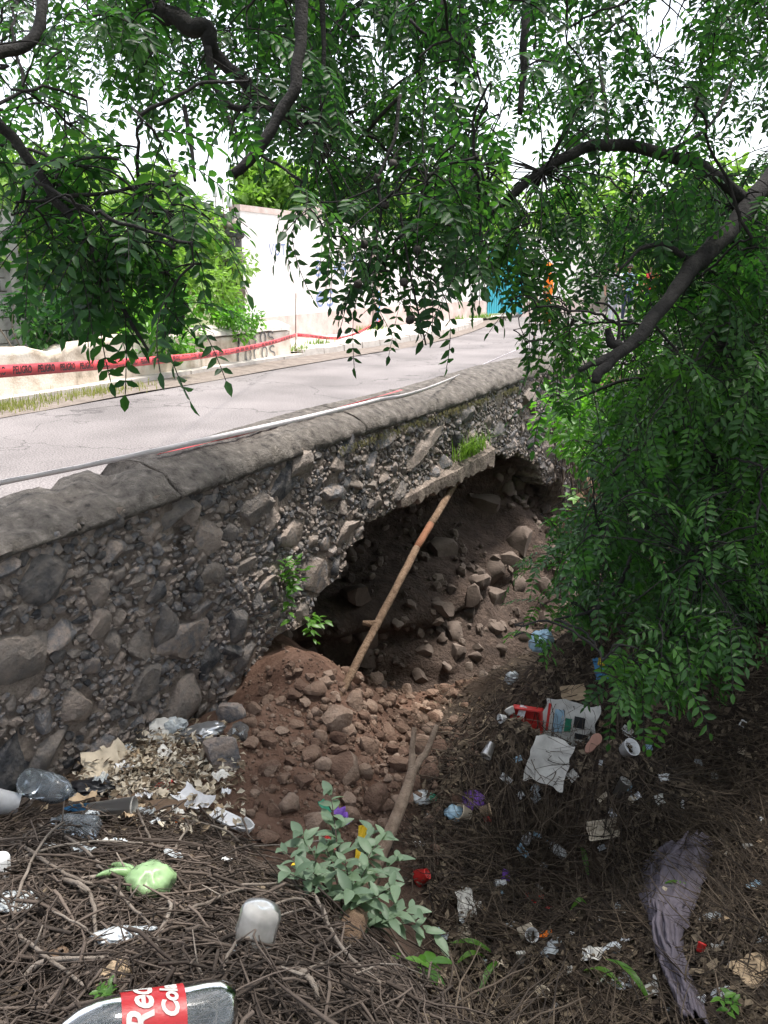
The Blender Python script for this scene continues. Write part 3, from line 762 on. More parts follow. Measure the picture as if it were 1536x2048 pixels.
# ---- low cream wall with worn top
lw = empty('roadside_wall')
tag(lw, 'low cream plastered wall with worn top, painted VATOS LOCOS, across the road', 'wall')
def wallgrid(y0, y1, topf, x, th, m, name, parent, n=None):
    n = n or int((y1 - y0) / .08); v = []; f = []; K = 7
    for i in range(n + 1):
        y = y0 + (y1 - y0) * i / n; tz = topf(y)
        j = lambda a: .012 * noise.noise(Vector((y * 4, a * 3, 2)))
        P = [(x + j(0), 0 - .05), (x + j(1), tz * .5), (x + j(2), tz - .1), (x + .01 + j(3), tz - .03), (x - th * .35 + j(4), tz + .02 * noise.noise(Vector((y * 5, 1, 0)))), (x - th, tz - .04), (x - th, -.05)]
        v += [(a, y, b) for a, b in P]
    for i in range(n):
        for k in range(K - 1):
            q = i * K + k; f.append((q, q + K, q + K + 1, q + 1))
    f.append(tuple(range(K))); f.append(tuple(range(n * K, n * K + K))[::-1])
    return obj(name, mesh(name, v, f, m), parent)
def worn(y): 
    t = .60 + .03 * math.sin(y * .8)
    if y < 8.5: t += .05 + .07 * noise.noise(Vector((y * 1.6, 0, 9))) - .12 * max(0, 1 - abs(y - 6.75) / .35)
    return t
wallgrid(-8, 9.4, worn, -8.6, .42, M['lowwall'], 'wall_body', lw)
wallgrid(9.402, 11.78, lambda y: .50, -8.6, .36, M['lowwall'], 'wall_body', lw)
mb = MB()
for i in range(8):
    y0 = 9.42 + i * .295; y1 = y0 + .288
    z = .505 + random.uniform(-.008, .012)
    v = [(-8.56, y0, z), (-8.56, y1, z), (-9.02, y1, z), (-9.02, y0, z), (-8.58, y0, z + .06), (-8.58, y1, z + .06), (-8.86, y1, z + .15), (-8.86, y0, z + .15), (-9.02, y1, z + .1), (-9.02, y0, z + .1)]
    o = obj('cap_slab', mesh('cap_slab', v, [(0, 1, 5, 4), (4, 5, 6, 7), (7, 6, 8, 9), (9, 8, 2, 3), (0, 4, 7, 9, 3), (1, 2, 8, 6, 5), (0, 3, 2, 1)], M['concrete'], False), lw)
# footing strip
mb = MB()
for i in range(34):
    y = -8 + i * .585
    mb.box((-8.5 + random.uniform(-.01, .01), y + .29, .025), (.2, .58, .09))
mb.build('footing', M['concrete'], lw, False)
a = onx(472, 690, -8.59); b = onx(470, 716, -8.59)
lettering('VATOS', .20, .028, M['greyspray'], 'painted_letter', lw, (-8.585, a[1] - .02, .30), (0, 1, 0), (1, 0, 0), adv=.95, wx=1.15)
lettering('LOCOS', .21, .028, M['greyspray'], 'painted_letter', lw, (-8.585, a[1] + .0, .045), (0, 1, 0), (1, 0, 0), adv=.95, wx=1.1)

# ---- tall white wall with painted slogans
th = rad(5.4); WD = Vector((-math.sin(th), math.cos(th), 0)); WN = Vector((math.cos(th), math.sin(th), 0))
WA = Vector((-10.4, 17.79, 0)) - WD * 5.72
def slab(mb, p, q, z0, z1, t, n, mi=0):
    p = Vector(p); q = Vector(q); n = Vector(n)
    P = [p, q, q - n * t, p - n * t]
    mb.add([(a.x, a.y, z0) for a in P] + [(a.x, a.y, z1) for a in P], [(0, 1, 5, 4), (1, 2, 6, 5), (2, 3, 7, 6), (3, 0, 4, 7), (4, 5, 6, 7), (3, 2, 1, 0)], mi)
ww = empty('white_wall'); tag(ww, 'tall whitewashed wall painted VOTA and si es in faded blue', 'wall')
mb = MB(); slab(mb, WA, WA + WD * 5.72, .62, 2.55, .22, WN); mb.build('wall_body', M['whitewall'], ww, False)
mb = MB(); slab(mb, WA, WA + WD * 5.72, -.05, .619, .22, WN); mb.build('bare_plaster_base', M['pinkbase'], ww, False)
# top edge: damp stained coping
mb = MB(); slab(mb, WA - WD * .02 + WN * .012, WA + WD * 2.6 + WN * .012, 2.551, 2.66, .25, WN); mb.build('stained_top_course', M['pinkbase'], ww, False)
mb = MB(); slab(mb, WA + WD * 2.75 + WN * .02, WA + WD * 3.1 + WN * .02, 2.551, 2.85, .27, WN); mb.build('pillar_stub', M['pinkbase'], ww, False)
# stone pilaster on the near end
pil = empty('stone_pillar'); tag(pil, 'dark rough stone pillar at the end of the whitewashed wall', 'pillar')
k = 0
for i in range(12):
    z = -.02 + i * .205
    for s_ in (0, 1):
        hh = .2; o = obj('stone', WST[(k * 5) % 16], pil); k += 1
        c = WA - WD * (.1 + random.uniform(-.015, .015)) - WN * (.1 + .26 * s_)
        o.matrix_basis = Matrix.Translation((c.x, c.y, z + .1)) @ Matrix.Rotation(random.uniform(-.2, .2), 4, 'Z') @ Matrix.Diagonal((.16, .13, .115, 1))
mb = MB(); slab(mb, WA - WD * .03 - WN * .02, WA - WD * .17 - WN * .02, -.05, 2.5, .4, WN); mb.build('mortar_core', M['greywall'], pil, False)
def onww(u, v):
    p = onplane(u, v, tuple(WA), tuple(WN)); return Vector(p)
for (txt, u, v, h, w, mt, adv, wx) in [('VOTA', 538, 509, .20, .03, M['bluepaint'], .9, 1.25), ('si es Pr', 630, 550, .40, .06, M['bluepaint'], .68, 1.25), ('es', 632, 612, .42, .06, M['bluepaint'], .72, 1.5)]:
    lettering(txt, h, w, mt, 'painted_letter', ww, onww(u, v), WD, WN, adv=adv, wx=wx)
# pilaster with blue numbers, then the lower cream wall and the gate
pp = empty('gate_pillar'); tag(pp, 'short plastered pillar painted 42L in bright blue', 'pillar')
PB = WA + WD * 5.74
mb = MB(); slab(mb, PB + WN * .06, PB + WD * .42 + WN * .06, -.05, 1.9, .3, WN); mb.build('pillar_body', M['pinkbase'], pp, False)
for i, ch in enumerate('42L'):
    lettering(ch, .21, .05, M['bluespray'], 'painted_letter', pp, PB + WD * .12 + WN * .062 + Vector((0, 0, .78 - .27 * i)), WD, WN, wx=1.2)
cw = empty('cream_wall'); tag(cw, 'cream wall between the painted pillar and the teal gate', 'wall')
Q0 = PB + WD * .43; Q1 = Vector((-10.15, 24.75, 0)); d = (Q1 - Q0).normalized(); n_ = Vector((d.y, -d.x, 0))
mb = MB(); slab(mb, Q0, Q1, -.05, 2.5, .2, n_); mb.build('wall_body', M['whitewall'], cw, False)
mb = MB(); slab(mb, Q0 + n_ * .01, Q1 + n_ * .01, -.05, .6, .02, n_); mb.build('bare_plaster_base', M['pinkbase'], cw, False)
gt = empty('teal_gate'); tag(gt, 'teal ribbed steel double gate in the far wall', 'gate')
g0 = Vector((-10.13, 24.8, .12)); g1 = Vector((-9.57, 26.29, .12)); gd = (g1 - g0).normalized(); gn = Vector((gd.y, -gd.x, 0)); GW = (g1 - g0).length
for leaf in (0, 1):
    mb = MB(); n = 14
    for i in range(n):
        a = leaf * GW / 2 + .012 + i * (GW / 2 - .024) / n; b = a + (GW / 2 - .024) / n
        off = .02 if i % 2 else 0
        slab(mb, g0 + gd * a + gn * off, g0 + gd * b + gn * off, .16, 2.25, .05, gn)
    mb.build('gate_leaf', M['teal'], gt, False)
mb = MB()
for a in (-.06, GW): slab(mb, g0 + gd * a + gn * .05, g0 + gd * (a + .06) + gn * .05, .1, 2.36, .12, gn)
slab(mb, g0 + gn * .045, g1 + gn * .045, 2.27, 2.36, .11, gn)
mb.build('gate_frame', M['teal'], gt, False)
mb = MB(); slab(mb, g0 + gd * (GW / 2 - .05) + gn * .07, g0 + gd * (GW / 2 + .05) + gn * .07, 1.1, 1.2, .05, gn); mb.build('latch', M['greywall'], gt, False)
rw = empty('pale_wall'); tag(rw, 'pale wall running on beyond the teal gate', 'wall')
h0 = g1 + gd * .07; h1 = Vector((-8.2, 34, 0)); hd = (h1 - h0).normalized(); hn = Vector((hd.y, -hd.x, 0))
mb = MB(); slab(mb, h0, h1, -.05, 2.6, .2, hn); mb.build('wall_body', M['whitewall'], rw, False)
mb = MB(); slab(mb, h0 + hn * .012, h1 + hn * .012, -.05, .5, .02, hn); mb.build('bare_plaster_base', M['pinkbase'], rw, False)
# houses further on, mostly behind leaves
def house(name, label, c, w, dpt, h, rz, m, nwin):
    r = empty(name, c); r.rotation_euler.z = rz; tag(r, label, 'house')
    mb = MB(); mb.box((0, 0, h / 2), (w, dpt, h)); mb.build('wall_body', m, r, False)
    mb = MB(); mb.box((0, 0, h + .08), (w + .3, dpt + .3, .16)); mb.build('roof_slab', M['concrete'], r, False)
    for i in range(nwin):
        x = -w / 2 + w * (i + .5) / nwin
        mb = MB(); mb.box((x, -dpt / 2 - .01, h * .58), (1.0, .06, 1.1)); o = mb.build('window', M['greywall'], r, False)
        mb = MB(); mb.box((x, -dpt / 2 - .045, h * .58), (.86, .02, .96)); mb.build('pane', M['black'], o, False)
    return r
house('house', 'pale flat roofed house at the far end of the road', (-5.0, 46, 0), 9, 6, 3.4, rad(8), M['cream'], 3)
house('house', 'white flat roofed house behind the right trees', (6.5, 38, 0), 8, 6, 3.2, rad(-12), M['whitewall'], 3)
# ---- kerb and pavement
pav = strip('pavement', [(-9.9,11.85),(-10.2,16),(-10.35,19),(-10.1,25),(-9.0,30)], [(-8.55,11.85),(-8.45,16.3),(-8.9,20),(-9.75,23.2),(-9.3,29)], .10, M['concrete'], zn=.02)
structure(pav)
ke = smooth_path([(-8.48,11.9),(-8.38,16.3),(-8.83,20),(-9.66,23.2)], 6)
acc = [0]
for i in range(1, len(ke)): acc.append(acc[-1] + np.linalg.norm(ke[i] - ke[i - 1]))
def kp(s): 
    return np.array([np.interp(s, acc, [p[0] for p in ke]), np.interp(s, acc, [p[1] for p in ke])])
s_ = 0
while s_ < acc[-1] - .6:
    a = kp(s_ + .01); b = kp(s_ + .64); m_ = (a + b) / 2; ang = math.atan2(b[1] - a[1], b[0] - a[0])
    mb = MB(); L2 = np.linalg.norm(b - a); zt = random.uniform(.11, .14)
    mb.add([(-L2/2,-.075,-.05),(L2/2,-.075,-.05),(L2/2,.075,-.05),(-L2/2,.075,-.05),(-L2/2,-.06,zt),(L2/2,-.06,zt),(L2/2,.07,zt),(-L2/2,.07,zt)], [(0,1,5,4),(1,2,6,5),(2,3,7,6),(3,0,4,7),(4,5,6,7)])
    o = mb.build('kerb_stone', M['concrete'], pav, False); o.location = (m_[0], m_[1], 0); o.rotation_euler.z = ang + random.uniform(-.02, .02)
    s_ += .66
g = blades(520, lambda: (lambda q: (q[0] + random.gauss(0, .12), q[1] + random.gauss(0, .15), .1))(random.choice([(-8.62, 12.0), (-9.1, 13.5), (-10.2, 17.6), (-10.3, 16.9), (-10.1, 22.5), (-10.0, 23.4), (-9.95, 24.2), (-9.8, 23.6)])), M['grassg'], 'pavement_weeds', (.05, .18), .012, .9)
stuff(tag(g, 'green weeds growing out of the far pavement', 'weeds'))
# ---- block wall in the far left garden
bw = empty('block_wall'); tag(bw, 'grey concrete block wall behind the garden bushes', 'wall')
k = 0; BM = []
for i in range(3):
    mb = MB(); mb.box((0, 0, 0), (.14, .385 + .002 * i, .185)); BM.append(mesh('block', mb.v, mb.f, M['greywall'], False))
for r_ in range(9):
    for c_ in range(26):
        o = obj('block', BM[k % 3], bw, (-11.6 + random.uniform(-.004, .004), 1.2 + c_ * .4 + (r_ % 2) * .2, .095 + r_ * .2)); k += 1
mb = MB(); mb.box((-11.62, 6.5, .9), (.1, 10.4, 1.78)); mb.build('mortar_core', M['mortar'], bw, False)
for y in (4.6, 8.4):
    mb = MB(); mb.box((-11.5, y, 1.2), (.2, .2, 2.4)); mb.build('column', M['greywall'], bw, False)
mb = MB(); mb.box((-11.61, 6.5, 1.845), (.18, 10.4, .05)); mb.build('brick_course', M['pinkbase'], bw, False)
# rebar with plastic bottles over the tips
def barebottle(p, label):
    pr = [(.0, .25), (.014, .25), (.016, .22), (.045, .16), (.047, .02), (.04, 0), (.0, 0)]
    v, f = lathe(pr, 12); o = obj('plastic_bottle', mesh('plastic_bottle', v, f, M['white']), None, p)
    return tag(o, label, 'bottle', 'bottles capping the rebar tips')
rb = empty('rebar_post'); tag(rb, 'rusty rebar rising from the stone pillar', 'rebar')
for i, (u, v) in enumerate([(430, 392), (444, 388), (459, 412)]):
    p = Vector(onplane(u, v, tuple(WA - WD * .12), (FW[0], FW[1], 0)))
    pz = Vector((p.x, p.y, 2.0)); mb = MB(); mb.tube([pz, (pz.x + .02, pz.y, (pz.z + p.z) / 2), p], .008, 6); mb.build('rod', M['woodred'], rb)
    barebottle(p - Vector((0, 0, .02)), 'white plastic bottle upside down on rebar above the stone pillar')
rb2 = empty('rebar_post'); tag(rb2, 'rusty rebar rising from the grey block wall columns', 'rebar')
for i, (u, v) in enumerate([(35, 395), (155, 375), (178, 405)]):
    p = Vector(onx(u, v, -11.5)); mb = MB(); mb.tube([(p.x, p.y, 2.0), p], .008, 6); mb.build('rod', M['woodred'], rb2)
    barebottle(p - Vector((0, 0, .02)), 'white plastic bottle on rebar over the block wall')

# ================================================================ BARRIER TAPE
def fontmesh(txt, size, shear=0.0, bold=0.0, sx=1.0):
    cu = bpy.data.curves.new('t', 'FONT'); cu.body = txt; cu.size = size; cu.shear = shear; cu.offset = bold; cu.align_x = 'CENTER'; cu.align_y = 'CENTER'; cu.resolution_u = 3
    o = bpy.data.objects.new('t', cu); col.objects.link(o); dg = bpy.context.evaluated_depsgraph_get()
    me = bpy.data.meshes.new_from_object(o.evaluated_get(dg)); v = [(p.co.x * sx, p.co.y) for p in me.vertices]; f = [tuple(p.vertices) for p in me.polygons]
    bpy.data.objects.remove(o); bpy.data.curves.remove(cu); bpy.data.meshes.remove(me)
    return v, f
def ribbon(name, path, width, mt, upv=(0, 0, 1), twist=None):
    P = [Vector(p[:3]) for p in smooth_path(path, 10)]; n = len(P); v = []; f = []; S = [0]; fr = []
    for i in range(n):
        t = (P[min(i + 1, n - 1)] - P[max(i - 1, 0)]).normalized(); b = t.cross(Vector(upv)).normalized(); u = b.cross(t)
        a = twist(i / (n - 1)) if twist else 0.0
        w = u * math.cos(a) + b * math.sin(a); fr.append((P[i], t, w, t.cross(w)))
        for k in range(3): v.append(P[i] + w * width * (k - 1) / 2 + t.cross(w) * .002 * (1 - abs(k - 1)) * math.sin(i))
        if i: S.append(S[-1] + (P[i] - P[i - 1]).length)
    for i in range(n - 1):
        for k in range(2): f.append((i * 3 + k, i * 3 + k + 1, i * 3 + k + 4, i * 3 + k + 3))
    me = mesh(name, v, f, mt); o = obj(name, me)
    sd = o.modifiers.new('s', 'SOLIDIFY'); sd.thickness = .0012; sd.offset = 0
    return o, fr, S
st = empty('barrier_stick'); p0 = onz(583, 712, .02)
tag(st, 'thin upright stick holding the red tape by the cream wall end', 'stick')
mb = MB(); mb.tube([(p0[0] + .1, p0[1], 0), (p0[0] + .11, p0[1] + .01, .6), (p0[0] + .12, p0[1] + .03, 1.12)], .009, 6); mb.build('stick_shaft', M['wood'], st)
sx_, sy_ = p0[0] + .11, p0[1]
tp_l = dep(-140, 752, 3.3); tp0 = dep(0, 738, 3.9); tp1 = dep(290, 712, 6.0)
tpe = np.array((sx_ + .02, sy_ - .02, .40)); path = [tuple(tp_l + (tpe - tp_l) * k - np.array([0, 0, .10 * math.sin(math.pi * k)])) for k in (0, .25, .5, .75, 1)]
W = .062
tape, fr, S = ribbon('barrier_tape', path, W, M['tape'])
tag(tape, 'red barrier tape lettered PELIGRO strung across the road', 'barrier tape')
def on_ribbon(fr, S, s, y, off):
    i = int(np.searchsorted(S, s)); i = min(max(i, 1), len(S) - 1); t = (s - S[i - 1]) / (S[i] - S[i - 1])
    a, b = fr[i - 1], fr[i]; p = a[0].lerp(b[0], t); return p + a[2].lerp(b[2], t) * y + a[3].lerp(b[3], t).normalized() * off
tv, tf = fontmesh('PELIGRO', .056, bold=.0014, sx=.95)
sgn = 1 if fr[5][3].dot(Vector(CC) - fr[5][0]) > 0 else -1
s = .25
while s < S[-1] - .2:
    obj('printed_word', mesh('printed_word', [on_ribbon(fr, S, s + x, y, .0018 * sgn) for x, y in tv], tf, M['ink'], False), tape); s += .28
path = [(sx_ + .02, sy_ + .02, .40), tuple(Vector(PB + WD * .2 + WN * .08) * .5 + Vector((sx_, sy_, .40)) * .5 + Vector((0, 0, -.09))), tuple(PB + WD * .3 + WN * .075 + Vector((0, 0, .26)))]
t2, fr2, S2 = ribbon('barrier_tape', path, W, M['tape'])
tag(t2, 'red barrier tape running from the stick to the blue painted pillar', 'barrier tape')
s = .3
while s < S2[-1] - .2:
    obj('printed_word', mesh('printed_word', [on_ribbon(fr2, S2, s + x, y, .0018 * sgn) for x, y in tv], tf, M['ink'], False), t2); s += .28
# the second tape, seen from its pale back, along the near parapet
pt = [tuple(onz(-90, 992, .56)), tuple(onz(0, 966, .56))] + [tuple(onz(u, v, .545)) for u, v in ((150, 936), (300, 904), (450, 871), (600, 838), (750, 802), (860, 775))] + [tuple(onz(860, 775, .545) * .5 + dep(1062, 688, 16) * .5), tuple(dep(1062, 688, 16))]
t3, fr3, S3 = ribbon('barrier_tape', pt, .034, M['tapeback'], twist=lambda t: 0.25 + .25 * math.sin(t * 9))
tag(t3, 'pale side of barrier tape stretched along the stone parapet', 'barrier tape')
pt = [(-3.24, 3.15, .515), (-3.2, 3.6, .515), (-3.19, 4.2, .51), (-3.2, 5.0, .515), (-3.22, 6.0, .52)]
t4, _, _ = ribbon('barrier_tape', pt, .03, M['tape'], twist=lambda t: 1.2 + .3 * math.sin(t * 14))
tag(t4, 'sagging length of red tape lying on the coping', 'barrier tape')
pw = tag(MB().tube([(-5.45, 15.9, 0), (-5.43, 15.9, 1.05)], .018, 6).build('tape_post', M['wood']), 'thin post at the road end of the pale tape', 'post')
pw = tag(MB().tube([tuple(onz(1125, 725, -.02)), tuple(Vector(onz(1125, 725, -.02)) + Vector((.02, 0, .75)))], .03, 7).build('fence_post', M['wood']), 'weathered wooden post standing beyond the parapet end', 'post')

# ================================================================ PEOPLE on the road
def person(loc, rz, top, legs, label, pose=0.0, vest=None, hat=None, h=1.68):
    r = empty('person', loc); r.rotation_euler.z = rz; tag(r, label, 'person')
    s = h / 1.7
    J = {'pel': (0, 0, .95), 'ab': (0, -.01, 1.12), 'ch': (0, -.015, 1.32), 'nk': (0, 0, 1.47), 'hd0': (0, .02, 1.53), 'hd': (0, .025, 1.61), 'hd2': (0, .02, 1.68)}
    E = [('pel', 'ab'), ('ab', 'ch'), ('ch', 'nk'), ('nk', 'hd0'), ('hd0', 'hd'), ('hd', 'hd2')]
    RR = {'pel': (.155, .115), 'ab': (.14, .105), 'ch': (.165, .115), 'nk': (.055, .055), 'hd0': (.062, .075), 'hd': (.078, .095), 'hd2': (.05, .06)}
    for sd, nm in ((-1, 'l'), (1, 'r')):
        st_ = .16 * pose * sd
        J.update({'hp' + nm: (.09 * sd, 0, .88), 'kn' + nm: (.10 * sd, st_ * .7 + .02, .49), 'an' + nm: (.105 * sd, st_ - .02 * (1 + sd), .09), 'to' + nm: (.115 * sd, st_ + .13, .035),
                  'sh' + nm: (.17 * sd, -.01, 1.40), 'el' + nm: (.235 * sd, -.03 - st_ * .3, 1.13), 'wr' + nm: (.245 * sd, .10 - st_ * .6, .91), 'ha' + nm: (.24 * sd, .15 - st_ * .6, .83)})
        RR.update({'hp' + nm: (.095, .10), 'kn' + nm: (.06, .065), 'an' + nm: (.042, .045), 'to' + nm: (.042, .03), 'sh' + nm: (.06, .06), 'el' + nm: (.043, .043), 'wr' + nm: (.03, .028), 'ha' + nm: (.035, .022)})
        E += [('pel', 'hp' + nm), ('hp' + nm, 'kn' + nm), ('kn' + nm, 'an' + nm), ('an' + nm, 'to' + nm), ('ch', 'sh' + nm), ('sh' + nm, 'el' + nm), ('el' + nm, 'wr' + nm), ('wr' + nm, 'ha' + nm)]
    ks = list(J); me = bpy.data.meshes.new('body'); me.from_pydata([tuple(c * s for c in J[k]) for k in ks], [(ks.index(a), ks.index(b)) for a, b in E], [])
    o = bpy.data.objects.new('body', me); col.objects.link(o)
    md = o.modifiers.new('k', 'SKIN'); sb = o.modifiers.new('u', 'SUBSURF'); sb.levels = 2
    for i, k in enumerate(ks): me.skin_vertices[0].data[i].radius = tuple(c * s for c in RR[k]); me.skin_vertices[0].data[i].use_root = (k == 'pel')
    dg = bpy.context.evaluated_depsgraph_get(); m2 = bpy.data.meshes.new_from_object(o.evaluated_get(dg)); bpy.data.objects.remove(o); m2.name = 'body'
    m2.materials.clear()
    for m_ in (M['skin'], top, legs, M['black']): m2.materials.append(m_)
    mi = []
    for p in m2.polygons:
        x, y, z = (c / s for c in p.center)
        if z < .10: mi.append(3)
        elif z < .96 and abs(x) < .205: mi.append(2)
        elif z < 1.47 and (z > 1.16 or abs(x) < .19): mi.append(1)
        else: mi.append(0)
    m2.polygons.foreach_set('material_index', mi); m2.polygons.foreach_set('use_smooth', [True] * len(mi))
    obj('body', m2, r)
    bm = bmesh.new(); bmesh.ops.create_uvsphere(bm, u_segments=14, v_segments=10, radius=1)
    for v in list(bm.verts):
        if v.co.z < -.15 and v.co.y > -.2: bm.verts.remove(v)
    me = bpy.data.meshes.new('hair'); bm.to_mesh(me); bm.free(); me.materials.append(hat or M['hair']); 
    o = obj('hat' if hat else 'hair', me, r); o.matrix_basis = Matrix.Translation((0, .015 * s, 1.635 * s)) @ Matrix.Diagonal((.10 * s, .12 * s, .10 * s, 1))
    if vest:
        v, f = lathe([(.175, .98), (.165, 1.15), (.185, 1.3), (.16, 1.42), (.09, 1.47)], 16)
        obj('vest', mesh('vest', [(a * s, b * s * .78, c * s) for a, b, c in v], f, vest), r)
    return r
person(tuple(onz(1092, 656, 0)), rad(120), M['orange'], M['orange'], 'person in orange work clothes standing by the far kerb', .3, M['orange'], M['orange'])
person(tuple(onz(1222, 652, 0)), rad(-150), M['shirtw'], M['greycloth'], 'person in white shirt and light trousers walking down the road', 1.0)
person(tuple(onz(1250, 648, 0)), rad(-160), M['shirtb'], M['denim'], 'person in pale blue shirt and dark trousers on the road', .8)
person(tuple(onz(1296, 650, 0)), rad(170), M['red'], M['denim'], 'person in red shirt at the right of the group', .5)

# ================================================================ RUBBLE
def align(n, rz=0.0):
    n = Vector(n); return n.to_track_quat('Z', 'Y').to_matrix() @ Matrix.Rotation(rz, 3, 'Z')
def px2m(u, v, px):
    p = G(u, v); return px / FPX * float((np.array(p) - CC) @ FW), p
RK = [(675,1437,72,52,0),(760,1400,30,28,0),(705,1395,45,38,0),(590,1445,40,26,1),(560,1462,44,18,2),(538,1535,36,40,0),(608,1558,40,46,0),(690,1540,78,60,0),(745,1585,38,62,0),(795,1525,36,46,0),(845,1480,50,50,0),
 (630,1380,42,36,0),(590,1480,32,20,1),(675,1500,34,32,0),(620,1510,38,44,0),(580,1610,44,46,0),(630,1640,50,44,0),(700,1625,38,50,0),(545,1620,34,28,0),(510,1590,26,22,0),(530,1672,50,36,1),(735,1490,40,36,0),(770,1460,36,34,0),
 (700,1460,38,26,0),(640,1480,36,22,0),(600,1370,30,26,0),(655,1350,30,26,0),(860,1545,36,34,0),(820,1560,40,40,0),(780,1495,30,28,0),(560,1400,26,18,0),(770,1610,30,26,0)]
EARTH = 'fist sized brown rock lying in the rubble below the stone wall'
EARTH2 = 'small brown stone chip lying in the rubble below the stone wall'
EARTH3 = 'large brown rock lying in the rubble below the stone wall'
SPEC = {0: 'large pale brown boulder at the foot of the leaning pole', 7: 'hollowed brown rock in the middle of the rubble', 8: 'upright block shaped brown rock beside the forked branch', 10: 'rounded boulder behind the fork of the branch', 4: 'long flat brown stone lying on the bare soil', 20: 'large half buried brown rock beside the brush pile'}
rocks = []
def rock(p, r, label=None, flat=.8, sink=.3, meshes=RUB, i=None):
    o = obj('rock', meshes[(i if i is not None else random.randrange(16)) % len(meshes)])
    a = (r * random.uniform(.9, 1.15), r * random.uniform(.8, 1.0), r * random.uniform(flat * .85, flat * 1.1))
    n = hnorm(p[0], p[1])
    o.matrix_basis = Matrix.Translation(Vector(p) + n * a[2] * (1 - 2 * sink)) @ (align(n, random.uniform(0, 6.28)) @ Matrix.Rotation(random.uniform(-.4, .4), 3, 'X') @ Matrix.Diagonal(a)).to_4x4()
    tag(o, label or (EARTH3 if r > .058 else EARTH if r > .033 else EARTH2), 'rock', 'rubble rocks fallen from the wall'); rocks.append((p[0], p[1], r)); return o
for i, (u, v, w_, h_, t) in enumerate(RK):
    m_, p = px2m(u, v + h_ * .3, 1.0); rock(p, m_ * (w_ + h_) / 4 * 1.05, SPEC.get(i), .5 if t else .8, .22, i=i)
tries = 0; cnt = 0
while cnt < 225 and tries < 6000:
    tries += 1
    u = random.gauss(690, 110); v = random.gauss(1480, 85)
    if not (500 < u < 930 and 1330 < v < 1700): continue
    if u < 640 and random.random() < .55: continue
    m_, p = px2m(u, v, 1.0)
    r = m_ * random.choice([7, 8, 9, 10, 12, 14, 17])
    if p.x < -3.3 and p.y < 3.8: continue
    if any((p.x - a) ** 2 + (p.y - b) ** 2 < ((r + c) * .82) ** 2 for a, b, c in rocks): continue
    rock(p, r, None, .8, .25); cnt += 1
for (u, v, w_, lab) in [(445, 1530, 62, 'dark rounded boulder leaning at the wall foot by the trash heap'), (468, 1440, 40, 'dark grey boulder at the broken corner of the wall'), (478, 1478, 34, 'pale angular block at the broken corner of the wall')]:
    m_, p = px2m(u, v, 1.0); o = rock(p, m_ * w_ * .62, lab, .9, .25, WST)
items = []
for _ in range(2600):
    u = random.gauss(680, 140); v = random.gauss(1490, 120)
    if not (480 < u < 960 and 1270 < v < 1760): continue
    m_, p = px2m(u, v, 1.0); r = m_ * random.choice([1.5, 2, 2.5, 3, 4, 5])
    items.append(((p.x, p.y, p.z + r * .3), (r, r * .9, r * .75), randrot()))
stuff(tag(obj('rubble_gravel', joined_rocks('rubble_gravel', items, M['rockb'])), 'small brown stones and clods scattered over the red soil', 'gravel'))
# soft earth heaps
M['clod'] = mat('dark loose earth', [(0.06, 0.04, 0.03), (0.11, 0.072, 0.054), (0.16, 0.105, 0.08)], 0.97, 12, 0.8, 60)

# ================================================================ POLES AND BRANCHES
def pole(name, label, pts, radii, mt, cat, sides=9, wob=.006, seed=1):
    P = smooth_path([(*p, r) for p, r in zip(pts, radii)], 6)
    Q = [Vector(p[:3]) + Vector((noise.noise(Vector((i * .45, seed, 0))), noise.noise(Vector((i * .45, seed, 7))), 0)) * wob for i, p in enumerate(P)]
    mb = MB(); mb.tube(Q, [p[3] * (1 + .1 * noise.noise(Vector((i * .8, seed, 3)))) for i, p in enumerate(P)], sides)
    return mb, Q
pr = empty('leaning_pole'); tag(pr, 'long peeled tree pole propped diagonally under the broken slab', 'pole')
b0 = G(668, 1395); t0 = Vector((-3.15, 7.25, -.40))
c0 = [b0 - Vector((0, 0, .06)), b0.lerp(t0, .25) + Vector((.02, 0, .02)), b0.lerp(t0, .5) + Vector((0, 0, .02)), b0.lerp(t0, .75), t0]
mb, Q = pole('p', '', c0, [.024, .027, .030, .033, .036], M['wood'], '', 10, .012, 3)
n1, n2 = int(len(Q) * .50), int(len(Q) * .60)
def seg(a, b, mt, name):
    m_ = MB(); pts = Q[a:b + 1]; m_.tube(pts, [.025 + .011 * (a + i) / len(Q) + .004 * noise.noise(Vector(((a + i) * .7, 2, 0))) for i in range(len(pts))], 10); return m_.build(name, mt, pr)
seg(0, n1, M['wood'], 'pole_shaft'); seg(n1, n2, M['woodred'], 'red_bark_patch'); seg(n2, len(Q) - 1, M['wood'], 'pole_shaft')
k = Q[int(len(Q) * .22)]; m_ = MB(); m_.tube([k, k + Vector((-.09, -.04, .01))], [.03, .016], 7); m_.build('knot_stub', M['wood'], pr)
fk = empty('forked_branch'); tag(fk, 'pale forked branch standing upright in the gully', 'branch')
f0 = G(735, 1740); f1 = dep(790, 1640, 3.75); f2 = dep(815, 1575, 3.85); f3 = dep(826, 1535, 3.9); f4 = dep(829, 1455, 3.95); f5 = dep(874, 1450, 3.95)
mb = MB(); mb.tube([p[:3] for p in smooth_path([f0 - Vector((0, 0, .1)), f1, f2, f3], 5)], [.034 - .0007 * i for i in range(16)], 9); mb.build('shaft', M['woodpale'], fk)
for e, m1 in ((f4, dep(824, 1500, 3.93)), (f5, dep(852, 1505, 3.93))):
    mb = MB(); P = smooth_path([dep(822, 1550, 3.88), f3 * .4 + m1 * .6, m1, e], 4); mb.tube(P, [.021 - .0007 * i for i in range(len(P))], 8); mb.build('fork', M['woodpale'], fk)
